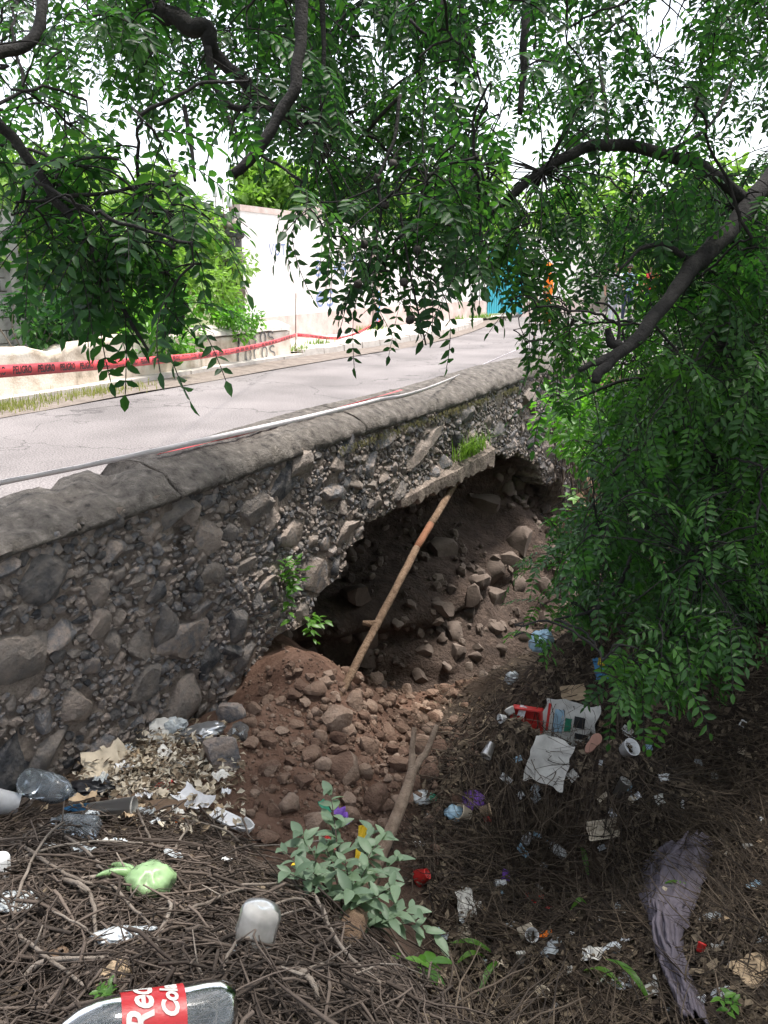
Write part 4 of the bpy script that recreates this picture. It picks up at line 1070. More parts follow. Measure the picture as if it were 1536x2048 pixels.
# buried timber under the leafy plant
a = G(690, 1905); b = G(745, 1800); mb = MB(); mb.tube([a + Vector((0, 0, .0)), a.lerp(b, .5) + Vector((0, 0, .09)), b + Vector((0, 0, .1))], [.04, .042, .035], 8)
tag(mb.build('wooden_stump', M['wood']), 'short brown timber end sticking out of the brush', 'timber')

# ================================================================ BRUSH (twig pile) and litter
def curve3(p, d, L_, bend, n=5, lift=0.0):
    pts = [Vector(p)]; d = Vector(d).normalized()
    for i in range(n):
        d = (d + Vector((random.gauss(0, bend), random.gauss(0, bend), random.gauss(0, bend * .5)))).normalized()
        pts.append(pts[-1] + d * L_ / n)
    return pts
def drape(pts, lift):
    out = []
    for i, q in enumerate(pts):
        g_ = hz(q.x, q.y); out.append(Vector((q.x, q.y, max(q.z, g_ + .004) if lift is None else g_ + lift[i])))
    return out
def in_brush(u, v):
    # the twig bank at lower left; ragged right edge
    edge = np.interp(v, [1640, 1700, 1760, 1850, 1950, 2048], [380, 500, 540, 690, 800, 900])
    return v > 1630 + .05 * u and u < edge + random.gauss(0, 25)
mb = MB(); c = 0
while c < 6500:
    u = random.uniform(-150, 900); v = random.uniform(1630, 2140)
    if not in_brush(u, v): continue
    d_ = float((np.array(G(u, v)) - CC) @ FW) if v <= 2048 else 1.5
    if random.random() > (d_ / 3.0) ** 1.2 + .15: continue
    p = G(u, v); a = random.uniform(0, 6.283); L_ = random.choice([random.uniform(.05, .18), random.uniform(.1, .4)])
    dr = Vector((RT[0], RT[1], 0)) * math.cos(a) + Vector((FW[0], FW[1], 0)) * math.sin(a)
    pts = curve3(p - dr * L_ / 2, dr, L_, .17, 5)
    h0 = abs(random.gauss(.02, .035)); h1 = abs(random.gauss(.02, .035))
    pts = drape(pts, [h0 * (1 - i / 5) + h1 * i / 5 + random.uniform(-.004, .004) for i in range(6)])
    r = random.choice([.0009, .0012, .0016, .002, .0026, .0035, .0048]); mb.tube(pts, [r, r, r * .9, r * .8, r * .65, r * .4], 4, False); c += 1
for _ in range(2200):
    x = random.uniform(-2.6, 2.5); y = random.uniform(-1.6, 2.2); w_ = np.array([x, y, hz(x, y)]) - CC; dd = w_ @ FW
    if dd > .3 and -30 < 768 + FPX * (w_ @ RT) / dd < 1570 and 1024 - FPX * (w_ @ UP) / dd < 2060: continue
    a = random.uniform(0, 6.283); L_ = random.uniform(.08, .4); pts = drape(curve3((x, y, hz(x, y)), (math.cos(a), math.sin(a), 0), L_, .17, 5), [abs(random.gauss(.015, .02)) for i in range(6)])
    r = random.choice([.0012, .0018, .0026, .0038]); mb.tube(pts, [r, r, r * .9, r * .8, r * .65, r * .4], 4, False)
o = mb.build('brush_pile', M['twig']); stuff(tag(o, 'tangle of thin dry twigs covering the near bank', 'brush'))
# larger sticks, one by one: (pixels, thickness px)
STK = [([(30,1990),(90,1960),(190,1700),(330,1680),(270,1600)],0),([(20,1880),(80,1960),(200,2030)],9),([(30,1890),(60,1790),(130,1690),(240,1660),(420,1650)],7),([(130,1790),(175,1830),(195,1870),(197,1935)],10),([(310,1945),(345,1870),(340,1840)],11),
 ([(40,2010),(100,1980),(260,1960)],14),([(455,1960),(445,2010),(465,1930),(520,1930)],0),([(450,2040),(460,1970),(500,1935),(580,1930)],8),([(590,1985),(620,2010),(640,2048)],15),([(610,1800),(640,1850),(680,1940),(760,2010)],8),
 ([(345,1860),(400,1865),(500,1825),(620,1820)],7),([(520,1845),(600,1840),(640,1860)],6),([(0,1700),(60,1740),(140,1800),(250,1815)],6),([(260,1600),(300,1700),(330,1760)],5),([(80,1670),(150,1720),(240,1790)],6),
 ([(345,1740),(400,1660),(380,1690)],0),([(345,1735),(375,1690),(405,1645)],6),([(0,1760),(100,1740),(210,1725),(330,1720)],6),([(130,1790),(260,1790),(330,1790)],8),([(200,1770),(260,1850),(310,1890)],7),([(440,1800),(520,1815),(600,1810),(740,1845)],6),
 ([(680,1850),(760,1890),(800,1935),(850,2010)],5),([(480,1700),(440,1690),(300,1640)],5),([(60,1830),(150,1900),(230,1930)],5),([(560,2000),(650,1985),(700,1970)],8),([(340,1780),(420,1790),(560,1740),(690,1650)],0),([(0,1960),(50,1905),(90,1870)],4),([(360,1945),(400,1990),(430,2040)],7),
 ([(700,1990),(780,1985),(860,1975)],4),([(620,1760),(700,1830),(740,1760),(770,1680)],0),([(690,1830),(720,1760),(745,1690)],5),([(420,1900),(560,1880),(640,1830)],6),([(660,1700),(590,1720),(500,1710)],4)]
k = 0
SL = ['thick grey stick lying on the brush pile', 'thin dry stick lying across the brush pile']
for pts, tpx in STK:
    if tpx == 0: continue
    P = []
    for j, (u, v) in enumerate(pts):
        p = G(u, v); P.append((p.x, p.y, p.z + .035 + .02 * random.random() + (.03 if 0 < j < len(pts) - 1 else 0)))
    Q = smooth_path(P, 6); r = tpx / 2 / FPX * float((np.array(P[0]) - CC) @ FW)
    mb = MB(); mb.tube([Vector(q) + Vector((noise.noise(Vector((i * .6, k, 0))), noise.noise(Vector((i * .6, k, 9))), 0)) * .006 for i, q in enumerate(Q)], [r * (1.1 - .5 * i / len(Q)) * (1 + .12 * noise.noise(Vector((i * .9, k, 4)))) for i in range(len(Q))], 7)
    if tpx > 6:
        q = Vector(Q[len(Q) // 2]); mb.tube([q, q + Vector((random.uniform(-.05, .05), random.uniform(-.05, .05), .04))], [r * .7, r * .3], 5)
    tag(mb.build('stick', M['stick']), SL[0] if tpx > 7 else SL[1], 'stick', 'sticks on the brush pile'); k += 1
# rotten log
a = G(190, 2000); b = G(275, 1965); mb = MB(); mb.tube([p[:3] for p in smooth_path([a + Vector((0, 0, .02)), a.lerp(b, .5) + Vector((0, 0, .03)), b + Vector((0, 0, .04))], 5)], [.02, .024, .026, .03, .027, .03, .033, .03, .028, .02, .008], 9)
tag(mb.build('rotten_log', M['card']), 'short rotten brown log beside the red labelled bottle', 'log')

# ---- dry litter and straw on the right bank
def in_right(u, v):
    l = np.interp(v, [1200, 1300, 1380, 1440, 1560, 1700, 1800, 2048], [1040, 930, 880, 870, 870, 800, 850, 880])
    return u > l + random.gauss(0, 15)
VV = []; FF = []; n = 0; c = 0
while c < 26000:
    u = random.uniform(-120, 1750); v = random.uniform(1180, 2150)
    if not in_right(u, v): 
        if not (in_brush(u, v) and random.random() < .9): continue
    p = G(u, v); s_ = random.uniform(.008, .03) * (1 if random.random() > .06 else 1.7); a = random.uniform(0, 6.28); nn = (hnorm(p.x, p.y) + Vector((random.gauss(0, .5), random.gauss(0, .5), 0))).normalized()
    R = align(nn, a); w_ = s_ * random.uniform(.25, .6)
    L4 = [Vector((-s_, 0, 0)), Vector((0, -w_, s_ * random.uniform(-.2, .4))), Vector((s_, 0, random.uniform(-.3, .5) * s_)), Vector((0, w_, s_ * random.uniform(-.2, .4)))]
    o_ = p + Vector((0, 0, random.uniform(.002, .03)))
    VV += [tuple(R @ q + o_) for q in L4]; FF.append((n, n + 1, n + 2, n + 3)); n += 4; c += 1
for _ in range(11000):
    x = random.uniform(-2.4, 4.5); y = random.uniform(-1.8, 8.0)
    w_ = np.array([x, y, hz(x, y)]) - CC; dd = w_ @ FW
    if dd > .3 and -60 < 768 + FPX * (w_ @ RT) / dd < 1600 and 1024 - FPX * (w_ @ UP) / dd < 2060: continue
    s_ = random.uniform(.008, .03); nn = (hnorm(x, y) + Vector((random.gauss(0, .5), random.gauss(0, .5), 0))).normalized(); R = align(nn, random.uniform(0, 6.28)); wd = s_ * random.uniform(.25, .6)
    L4 = [Vector((-s_, 0, 0)), Vector((0, -wd, s_ * .2)), Vector((s_, 0, random.uniform(-.3, .5) * s_)), Vector((0, wd, s_ * .2))]; o_ = Vector((x, y, hz(x, y) + random.uniform(.002, .03)))
    VV += [tuple(R @ q + o_) for q in L4]; FF.append((n, n + 1, n + 2, n + 3)); n += 4
stuff(tag(obj('leaf_litter', bigmesh('leaf_litter', VV, FF, M['litter'], False)), 'brown dead leaves and crumbs covering the right bank', 'leaf litter'))
mb = MB(); c = 0
while c < 9000:
    u = random.uniform(780, 1750); v = random.uniform(1190, 2150)
    if not in_right(u, v) or (v > 1880 and random.random() < .7): continue
    p = G(u, v); nn = hnorm(p.x, p.y); down = Vector((nn.x, nn.y, 0)); down = down.normalized() if down.length > 1e-3 else Vector((1, 0, 0))
    face = 1400 < v < 1660 and 930 < u < 1250
    if face and random.random() < .6: d = Vector((nn.x, nn.y, -1.2)) + Vector((random.gauss(0, .3), random.gauss(0, .3), 0)); L_ = random.uniform(.1, .35)
    else: d = down * random.uniform(-.3, 1) + Vector((random.gauss(0, .7), random.gauss(0, .7), random.uniform(-.1, .3))); L_ = random.uniform(.06, .3)
    pts = curve3(p + nn * random.uniform(.0, .05), d, L_, .16, 4); pts = [Vector((q.x, q.y, max(q.z, hz(q.x, q.y) + .003))) for q in pts]
    r = random.choice([.0009, .0012, .0016, .0022, .003]); mb.tube(pts, [r, r, r, r * .7, r * .4], 3, False); c += 1
stuff(tag(mb.build('straw_mat', M['straw']), 'mat of dry stalks and roots hanging over the right bank', 'dry stalks'))
# hanging roots beside the wall end
mb = MB()
for _ in range(240):
    y = random.uniform(9.3, 10.6); p = Vector((xf(y) + random.uniform(.0, .35), y, random.uniform(-1.0, .1))); pts = curve3(p, (random.gauss(.1, .15), random.gauss(-.1, .15), -1), random.uniform(.3, .9), .13, 6)
    r = random.choice([.002, .003, .005, .009]); mb.tube(pts, [r * (1 - .1 * i) for i in range(7)], 4, False)
stuff(tag(mb.build('hanging_roots', M['straw']), 'brown roots hanging beside the broken wall end', 'roots'))
bk = empty('dead_trunk'); tag(bk, 'split pale dead trunk leaning beside the wall end', 'dead trunk')
for (u, v, u2, v2, r) in [(1165, 935, 1185, 1010, .05), (1160, 985, 1180, 1090, .06), (1175, 960, 1200, 1070, .045)]:
    mb = MB(); mb.tube([dep(u, v, 9.3), dep((u + u2) / 2 + 2, (v + v2) / 2, 9.25), dep(u2, v2, 9.2)], [r, r * .9, r * .5], 6); mb.build('splinter', M['wood'], bk)

# ================================================================ REFUSE
def put_at(o, u, v, rz=None, tilt=0.0, lift=0.0, ax='X', scale=None, up=False):
    p = G(u, v); n = hnorm(p.x, p.y, .12)
    if up: n = (n + Vector((0, 0, 1))).normalized()
    R = align(n, random.uniform(0, 6.28) if rz is None else 0.0)
    if rz is not None:
        # rz: heading in the picture, degrees, 0 = to the right, 90 = away
        d = Vector((RT[0], RT[1], 0)) * math.cos(rad(rz)) + Vector((FW[0], FW[1], 0)).normalized() * math.sin(rad(rz))
        d = (d - n * d.dot(n)).normalized(); y = n.cross(d); R = Matrix((d, y, n)).transposed()
    R = R @ Matrix.Rotation(tilt, 3, ax)
    S = Matrix.Diagonal(scale or (1, 1, 1))
    o.matrix_basis = Matrix.Translation(p + n * lift) @ (R @ S).to_4x4()
    return o
def mpx(u, v): return float((np.array(G(u, v)) - CC) @ FW) / FPX
def sheet_mesh(w, h, amp, mt, seed, n=14, fold=0.0, cup=0.0, torn=.08):
    v = []; f = []
    for i in range(n + 1):
        for j in range(n + 1):
            x = (i / n - .5) * w; y = (j / n - .5) * h
            ed = max(abs(i / n - .5), abs(j / n - .5)) * 2
            x += torn * w * noise.noise(Vector((y / h * 4, seed, 1))) * (ed > .95); y += torn * h * noise.noise(Vector((x / w * 4, seed, 5))) * (ed > .95)
            r = abs(noise.noise(Vector((x / w * 2.2, y / h * 2.2, seed)))) * 1.6 + .5 * abs(noise.noise(Vector((x / w * 6, y / h * 6, seed + 3))))
            z = amp * r + fold * abs(x / w) + cup * (x * x / w / w + y * y / h / h)
            v.append((x, y, z + .004))
    for i in range(n):
        for j in range(n): q = i * (n + 1) + j; f.append((q, q + n + 1, q + n + 2, q + 1))
    return mesh('sheet', v, f, mt)
def bag_mesh(r, mt, seed, sub=4, crease=.28, flat=.6, stretch=1.0):
    if r < .06: flat *= .6; crease *= .75; stretch *= 1.25
    bm = bmesh.new(); bmesh.ops.create_icosphere(bm, subdivisions=sub, radius=1)
    o_ = Vector((seed * 1.7, seed * .3, 0))
    for v in bm.verts:
        c = v.co.copy(); k = 1 - crease * abs(noise.noise(c * 1.9 + o_)) * 1.5 - crease * .6 * abs(noise.noise(c * 4.5 + o_)) + .18 * noise.noise(c * 1.1 + o_)
        v.co = c * k; v.co.x *= stretch; v.co.z *= flat
        v.co *= r; v.co.z += r * flat * .75
        if v.co.z < 0: v.co.z *= .2
    me = bpy.data.meshes.new('bag'); bm.to_mesh(me); bm.free(); me.materials.append(mt)
    me.polygons.foreach_set('use_smooth', [True] * len(me.polygons)); return me
def item(me, name, label, cat, u, v, rz=None, tilt=0.0, lift=0.0, group=None, ax='X', up=False, scale=None):
    o = obj(name, me); put_at(o, u, v, rz, tilt, lift, ax, scale, up); tag(o, label, cat, group); return o
SD = [0]
def sheet(u, v, wpx, hpx, mt, name, label, cat, amp=.25, fold=0.0, rz=None, tilt=0.0, lift=.01, cup=0.0, group=None, ax='X', up=False):
    if u < 620 and v > 1690: lift += .03
    SD[0] += 1; k = mpx(u, v); return item(sheet_mesh(wpx * k, hpx * k, amp * min(wpx, hpx) * k, mt, SD[0] * 3.7, fold=fold * wpx * k, cup=cup * wpx * k), name, label, cat, u, v, rz, tilt, lift, group, ax, up)
def bag(u, v, wpx, mt, name, label, cat, flat=.6, stretch=1.0, rz=0, crease=.28, lift=0.0, group=None):
    if u < 620 and v > 1690: lift += .035
    SD[0] += 1; k = mpx(u, v); return item(bag_mesh(wpx * k / 2 / max(1, stretch) * 1.1, mt, SD[0], flat=flat, stretch=stretch, crease=crease), name, label, cat, u, v, rz, 0, lift, group)
BOT = [(0, 0), (.62, 0), (.9, .02), (1, .06), (1, .12), (.95, .16), (1, .2), (.97, .34), (.93, .38), (.97, .42), (1, .46), (.97, .56), (1, .62), (.93, .70), (.72, .80), (.45, .88), (.3, .92), (.28, .99), (.28, 1.0)]
def bottle(u, v, L_, R_, name, label, mt, rz=0, cap=None, crush=.05, lift=None, lab=None, tilt=0.0, cut=None):
    r = empty(name); tag(r, label, 'bottle')
    pf = [(a * R_, b * L_) for a, b in BOT]
    if cut: pf = [(a, b) for a, b in pf if b <= cut * L_]
    vv, ff = lathe(pf, 28, crush, SD[0] + 3); SD[0] += 1
    me = mesh('body', [(z - L_ / 2, x, y) for x, y, z in vv], ff, mt); obj('body', me, r)
    if cap:
        vv, ff = lathe([(0, L_ * .985), (R_ * .33, L_ * .985), (R_ * .33, L_ * 1.04), (0, L_ * 1.04)], 16); obj('cap', mesh('cap', [(z - L_ / 2, x, y) for x, y, z in vv], ff, cap), r)
    if lab:
        vv, ff = lathe([(R_ * 1.012, L_ * lab[0]), (R_ * 1.012, L_ * lab[1])], 36); o = obj('label_wrap', mesh('label_wrap', [(z - L_ / 2, x, y) for x, y, z in vv], ff, lab[2]), r)
    put_at(r, u, v, rz, tilt, R_ * .9 if lift is None else lift, 'Y'); return r
def cup_mesh(r0, r1, h, mt, wob=.04):
    vv, ff = lathe([(0, .003), (r0 * .97, .003), (r1 * .97, h), (r1 * 1.05, h + .001), (r1 * 1.05, h - .006), (r1, h - .006), (r0, 0), (0, 0)], 22, wob, SD[0]); SD[0] += 1
    return mesh('cup', vv, ff, mt)
def cup(u, v, dpx, hpx, mt, label, rz=0, tilt=1.35, name='cup', lift=None, group=None, ratio=.72):
    k = mpx(u, v); R_ = dpx * k / 2; me = cup_mesh(R_ * ratio, R_, hpx * k, mt)
    return item(me, name, label, 'cup', u, v, rz, tilt, R_ * .8 if lift is None else lift, group, 'Y')
def box_mesh(w, d, h, mt, crush=.1, seed=1, n=5):
    bm = bmesh.new(); bmesh.ops.create_cube(bm, size=1); bmesh.ops.subdivide_edges(bm, edges=bm.edges[:], cuts=n, use_grid_fill=True)
    for q in bm.verts:
        c = q.co.copy(); q.co += Vector((noise.noise(c * 2.3 + Vector((seed, 0, 0))), noise.noise(c * 2.3 + Vector((0, seed, 0))), noise.noise(c * 2.3 + Vector((0, 0, seed))))) * crush
        q.co = Vector((q.co.x * w, q.co.y * d, (q.co.z + .5) * h))
    me = bpy.data.meshes.new('box'); bm.to_mesh(me); bm.free(); me.materials.append(mt); return me

# ---- the big red-labelled bottle
def cola():
    u, v = 286, 2118; L_, R_ = .335, .057
    r = empty('cola_bottle'); tag(r, 'large clear soda bottle with red label reading Red Cola', 'bottle')
    pf = [(0, .004), (.030, .0), (.048, .004), (.056, .03), (.057, .06), (.056, .10), (.0565, .20), (.057, .215), (.054, .245), (.044, .275), (.028, .30), (.017, .315), (.0145, .335)]
    vv, ff = lathe(pf, 40, .035, 5); ob = obj('body', mesh('body', [(-(z - .16), x, y) for x, y, z in vv], ff, M['pet']), r)
    vv, ff = lathe([(.0578, .095), (.0575, .12), (.058, .16), (.0578, .205)], 44, .01, 5); lb = obj('label_wrap', mesh('label_wrap', [(-(z - .16), x, y) for x, y, z in vv], ff, M['redlabel']), r)
    vv, ff = lathe([(0, .327), (.0165, .327), (.0165, .345), (0, .345)], 18); obj('cap', mesh('cap', [(-(z - .16), x, y) for x, y, z in vv], ff, M['red']), r)
    def wrap(txt, size, axial, shear=.35, a0=0.0, bold=.0016, mt=None):
        tv, tf = fontmesh(txt, size, shear, bold, .92)
        P = []
        for x, y in tv:
            a = a0 + x / .0595; z = axial + y
            P.append((-(z - .16), .0597 * math.sin(a), .0597 * math.cos(a)))
        return obj('printed_word', mesh('printed_word', P, tf, M['paper'], False), lb)
    wrap('Red', .064, .172, a0=-.35); wrap('Cola', .040, .122, a0=-.25)
    for k in range(22):   # dotted border on the label edge
        a = k * 2 * math.pi / 22; vv, ff = lathe([(0, .0), (.0024, 0)], 6)
    put_at(r, u, v, 22, 0, .06, 'X', (1.03, 1.03, 1.03))
    return r
M['redlabel'] = plain('red bottle label', (0.40, 0.018, 0.022), 0.35, 0.5, var=.08)
cola()
# ---- left heap
k = mpx(105, 1630)
bottle(108, 1632, 125 * k, 29 * k, 'water_bottle', 'clear dented water bottle lying on the trash heap against the wall', M['pet'], rz=-22, crush=.1, lift=29 * k * 1.9, tilt=.25)
bottle(140, 1688, 100 * mpx(140, 1688), 21 * mpx(140, 1688), 'crushed_bottle', 'crushed clear bottle lying below the dented water bottle', M['pet'], rz=175, crush=.3, lift=.06)
cup(42, 1640, 56, 70, M['foam'], 'white foam cup on its side beside the dented water bottle', rz=205, tilt=1.2, lift=.07)
cup(178, 1652, 44, 90, M['petdirty'], 'cloudy plastic cup on its side on the left heap', rz=0, tilt=1.5, lift=.06)
sheet(325, 1482, 52, 52, M['paper'], 'paper_sheet', 'white paper sheet standing at the top of the left heap', 'paper', .1, rz=10, tilt=.7, up=True, lift=.04)
bag(405, 1478, 100, M['foil'], 'foil_bag', 'shiny silver snack bag at the top of the left heap', 'snack bag', .5, 1.6, rz=-8, lift=.0)
bag(352, 1470, 50, M['bagclear'], 'plastic_bag', 'small clear bag beside the silver snack bag', 'bag', .7)
sheet(312, 1458, 22, 34, M['red'], 'plastic_scrap', 'red plastic scrap stuck to the wall above the left heap', 'scrap', .3, tilt=1.0, up=True, lift=.04)
sheet(203, 1545, 70, 70, M['cardpale'], 'carton_flap', 'pale folded carton flap leaning on the wall', 'carton', .06, fold=.4, rz=30, tilt=.5, up=True, lift=.03)
sheet(232, 1528, 46, 64, M['cardpale'], 'carton_flap', 'smaller pale carton flap beside the black bag', 'carton', .08, fold=.5, rz=60, tilt=.7, up=True, lift=.03)
bag(180, 1588, 110, M['black'], 'black_bag', 'black plastic bag half buried in the left heap', 'bag', .5, 1.7, rz=10)
bag(192, 1618, 100, M['blue'], 'blue_wrapper', 'blue plastic wrapper under the torn brown carton', 'wrapper', .3, 2.2, rz=8)
sheet(168, 1622, 50, 44, M['card'], 'torn_carton', 'torn brown carton lying on the blue wrapper', 'carton', .25, fold=.3, rz=20, lift=.045)
sheet(310, 1640, 110, 80, M['brownpaper'], 'cardboard_sheet', 'dark wet cardboard panel in front of the left heap', 'cardboard', .06, rz=5, tilt=.35, lift=.03)
sheet(262, 1620, 70, 50, M['brownpaper'], 'cardboard_sheet', 'dark crumpled cardboard piece beside the blue wrapper', 'cardboard', .3, rz=-20, lift=.02)
sheet(388, 1628, 84, 46, M['foam'], 'foam_tray', 'white foam tray tipped on the left heap', 'tray', .12, cup=.6, rz=-35, tilt=.3, lift=.03)
def ribtray():
    u, v = 462, 1655; k = mpx(u, v); w_, h_ = 92 * k, 36 * k; r = empty('ribbed_tray'); tag(r, 'white ribbed plastic tray lying at the edge of the red soil', 'tray')
    m1 = MB(); m1.box((-.15 * w_, 0, .006), (.7 * w_, h_, .008)); m1.build('base', M['foam'], r, False)
    for i in range(11):
        m1 = MB(); m1.box((w_ * (.2 + .028 * i), 0, .012), (.008 * w_, h_ * (1 - .04 * i), .02)); m1.build('rib', M['white'], r, False)
    m1 = MB(); m1.tube([(w_ * (.2 + .3 * math.sin(a)), h_ * .5 * math.cos(a), .02) for a in np.linspace(0, math.pi, 9)], .004, 5); m1.build('rim', M['white'], r)
    put_at(r, u, v, -18, .15, .02)
ribtray()
sheet(357, 1656, 26, 20, M['orange'], 'plastic_scrap', 'small orange plastic scrap under the white foam tray', 'scrap', .4)
sheet(330, 1590, 30, 26, M['red'], 'plastic_scrap', 'red and orange scrap in the middle of the left heap', 'scrap', .4, lift=.03)
def can():
    u, v = 4, 1748; k = mpx(u, v); R_ = 17 * k; H = 64 * k; r = empty('drink_can'); tag(r, 'white drink can with orange bottom band at the frame edge', 'can')
    vv, ff = lathe([(0, .0), (R_ * .8, 0), (R_, H * .06), (R_, H * .34)], 24); obj('orange_band', mesh('orange_band', vv, ff, M['orange']), r)
    vv, ff = lathe([(R_, H * .34), (R_, H * .93), (R_ * .85, H), (R_ * .8, H * .985), (0, H * .97)], 24); b = obj('body', mesh('body', vv, ff, M['white']), r)
    tv, tf = fontmesh('del', R_ * .9, .2, .0008); obj('printed_word', mesh('printed_word', [(R_ * 1.02 * math.sin(x / R_ - .2), -R_ * 1.02 * math.cos(x / R_ - .2), H * .6 + y) for x, y in tv], tf, M['ink'], False), b)
    put_at(r, u, 1775, 30, .12, .0, up=True)
can()
def knotted(u, v, wpx, mt, label):
    k = mpx(u, v); r = empty('knotted_bag'); tag(r, label, 'bag'); SD[0] += 1
    obj('sack', bag_mesh(wpx * k * .5, mt, SD[0], flat=.85, crease=.2), r)
    me_ = MB(); c = Vector((-wpx * k * .28, 0, wpx * k * .42))
    for a in (-.12, .2):
        P = [c, c + Vector((-.03, a * .1, .008)), c + Vector((-.07, a * .25, .004)), c + Vector((-.095, a * .3, -.008))]; me_.tube([p[:3] for p in smooth_path(P, 4)], [.008, .007, .011, .013, .012, .010, .010, .009, .007, .006, .005, .004, .002], 7)
    me_.build('knot', mt, r); put_at(r, u, v, 0, 0, .01)
knotted(290, 1812, 105, M['baggreen'], 'knotted pale green plastic bag on the brush pile')
bag(238, 1918, 80, M['bagwhite'], 'plastic_bag', 'crumpled white plastic bag on the brush pile', 'bag', .7, 1.1, crease=.4)
bag(290, 1893, 40, M['bagwhite'], 'plastic_bag', 'small torn white film beside the crumpled white bag', 'bag', .4, 1.5, crease=.4)
bag(30, 1835, 90, M['bagclear'], 'plastic_bag', 'thin clear bag under twigs at the foot of the heap', 'bag', .35, 1.3)
bag(110, 1955, 50, M['brownpaper'], 'paper_scrap', 'crumpled brown paper on the brush near the rotten log', 'paper', .6)
k = mpx(495, 1885); R_ = 38 * k; H_ = 108 * k
vv, ff = lathe([(0, H_ * .97), (R_ * .45, H_), (R_ * .85, H_ * .96), (R_, H_ * .86), (R_ * .97, H_ * .62), (R_ * 1.0, H_ * .58), (R_ * .98, H_ * .3), (R_ * .93, 0)], 30, .12, 9)
o = obj('cut_bottle', mesh('cut_bottle', vv, ff, M['petdirty'])); put_at(o, 497, 1925, 0, .15, .0, 'Y', None, True); tag(o, 'cut off cloudy bottle bottom standing in the brush', 'bottle')
for (u, v, w_, h_, mt, lab) in [(205, 1712, 30, 22, 'paper', 'torn white paper scrap on the twigs below the crushed bottle'), (232, 1712, 26, 20, 'bagwhite', 'torn white film next to a paper scrap on the twigs'), (337, 1745, 50, 24, 'bagclear', 'flat clear plastic lid on the twigs above the green bag'), (446, 1752, 26, 16, 'white', 'small white plastic piece on the twigs by the red soil'),
    (280, 1960, 20, 16, 'paleblue', 'pale blue film scrap near the cola bottle'), (462, 1940, 26, 24, 'bagclear', 'clear film scrap beside the cola bottle base'), (585, 1760, 20, 20, 'yellow', 'small yellow leaf scrap under the leafy plant'), (92, 1728, 30, 22, 'bagclear', 'clear wrapper under twigs by the drink can'), (160, 1735, 40, 30, 'bagclear', 'flattened clear wrapper below the crushed bottle')]:
    sheet(u, v, w_, h_, M[mt], 'plastic_scrap', lab, 'scrap', .3)
# ---- right bank
def openbox():
    u, v = 1062, 1448; k = mpx(u, v); w_ = 62 * k; r = empty('red_carton'); tag(r, 'open red carton tray on the edge of the right mound', 'carton')
    obj('bottom', box_mesh(w_, w_ * .7, .008, M['red'], .05, 3), r)
    for (x, y, a, b) in ((-w_ / 2, 0, .008, w_ * .7), (w_ / 2, 0, .008, w_ * .7), (0, w_ * .35, w_, .008), (0, -w_ * .35, w_, .008)):
        o = obj('side', box_mesh(a, b, w_ * .35, M['card'] if y < 0 else M['red'], .08, 4), r); o.location = (x, y, 0)
    put_at(r, u, v, -15, .35, .03)
openbox()
sheet(1058, 1436, 22, 16, M['white'], 'foam_piece', 'small white piece lying in the red carton', 'scrap', .2, lift=.08)
def newspaper():
    u, v = 1138, 1450; k = mpx(u, v); w_, h_ = 104 * k, 92 * k; SD[0] += 1
    me = sheet_mesh(w_, h_, .02, M['paper'], 5.5, 18); r = obj('newspaper', me); tag(r, 'crumpled printed flyer hanging over the mound edge', 'flyer')
    for (x, y, a, b, mt) in [(-.2, .05, .18, .5, 'paleblue'), (-.02, .0, .12, .3, 'green'), (.18, .1, .2, .25, 'ink'), (.25, -.2, .25, .12, 'ink'), (-.4, .1, .05, .6, 'red')]:
        V_ = []; F_ = []
        for i in range(7):
            for j in range(7):
                X = (x + a * (i / 6 - .5)) * w_; Y = (y + b * (j / 6 - .5)) * h_
                rr_ = abs(noise.noise(Vector((X / w_ * 2.2, Y / h_ * 2.2, 5.5)))) * 1.6 + .5 * abs(noise.noise(Vector((X / w_ * 6, Y / h_ * 6, 8.5)))); V_.append((X, Y, .02 * rr_ + .0065))
        for i in range(6):
            for j in range(6): q = i * 7 + j; F_.append((q, q + 7, q + 8, q + 1))
        obj('printed_patch', mesh('printed_patch', V_, F_, M[mt]), r)
    put_at(r, u, v, -24, .1, .05)
newspaper()
sheet(1090, 1522, 78, 92, M['paper'], 'paper_bag', 'flat torn white paper bag hanging on the face of the right mound', 'paper bag', .12, fold=.25, rz=-25, tilt=.35, lift=.07)
def sole():
    u, v = 1188, 1497; k = mpx(u, v); m1 = MB(); n = 20; P = []
    for i in range(n):
        a = 2 * math.pi * i / n; x = math.cos(a); P.append((24 * k * x, (11 + 3 * x) * k * math.sin(a) * (1 - .25 * math.exp(-(x * 3) ** 2))))
    m1.add([(x, y, 0) for x, y in P] + [(x, y, .018) for x, y in P], [tuple(range(n))[::-1], tuple(range(n, 2 * n))] + [(i, (i + 1) % n, n + (i + 1) % n, n + i) for i in range(n)])
    o = m1.build('shoe_sole', M['solepink'], smooth=False); tag(o, 'worn pinkish brown shoe sole on the mound edge', 'shoe sole'); put_at(o, u, v, 38, .3, .03)
M['solepink'] = plain('worn sole', (0.30, 0.16, 0.12), .85)
sole()
cup(1248, 1506, 34, 24, M['white'], 'white plastic food tub lying open on the right mound', rz=0, tilt=.3, lift=.01, name='food_tub', ratio=.85)
sheet(1252, 1490, 26, 14, M['bagclear'], 'lid_film', 'clear lid standing behind the white food tub', 'lid', .2, up=True, tilt=.6, lift=.05)
o = sheet(1198, 1360, 26, 44, M['blue'], 'chip_bag', 'bright blue and orange chip bag under the drooping leaves', 'chip bag', .2, rz=10, tilt=.8, up=True, lift=.04)
sheet(1200, 1352, 14, 16, M['yellow'], 'printed_scrap', 'orange yellow wrapper scrap on the blue chip bag', 'wrapper', .2, tilt=.8, up=True, lift=.06)
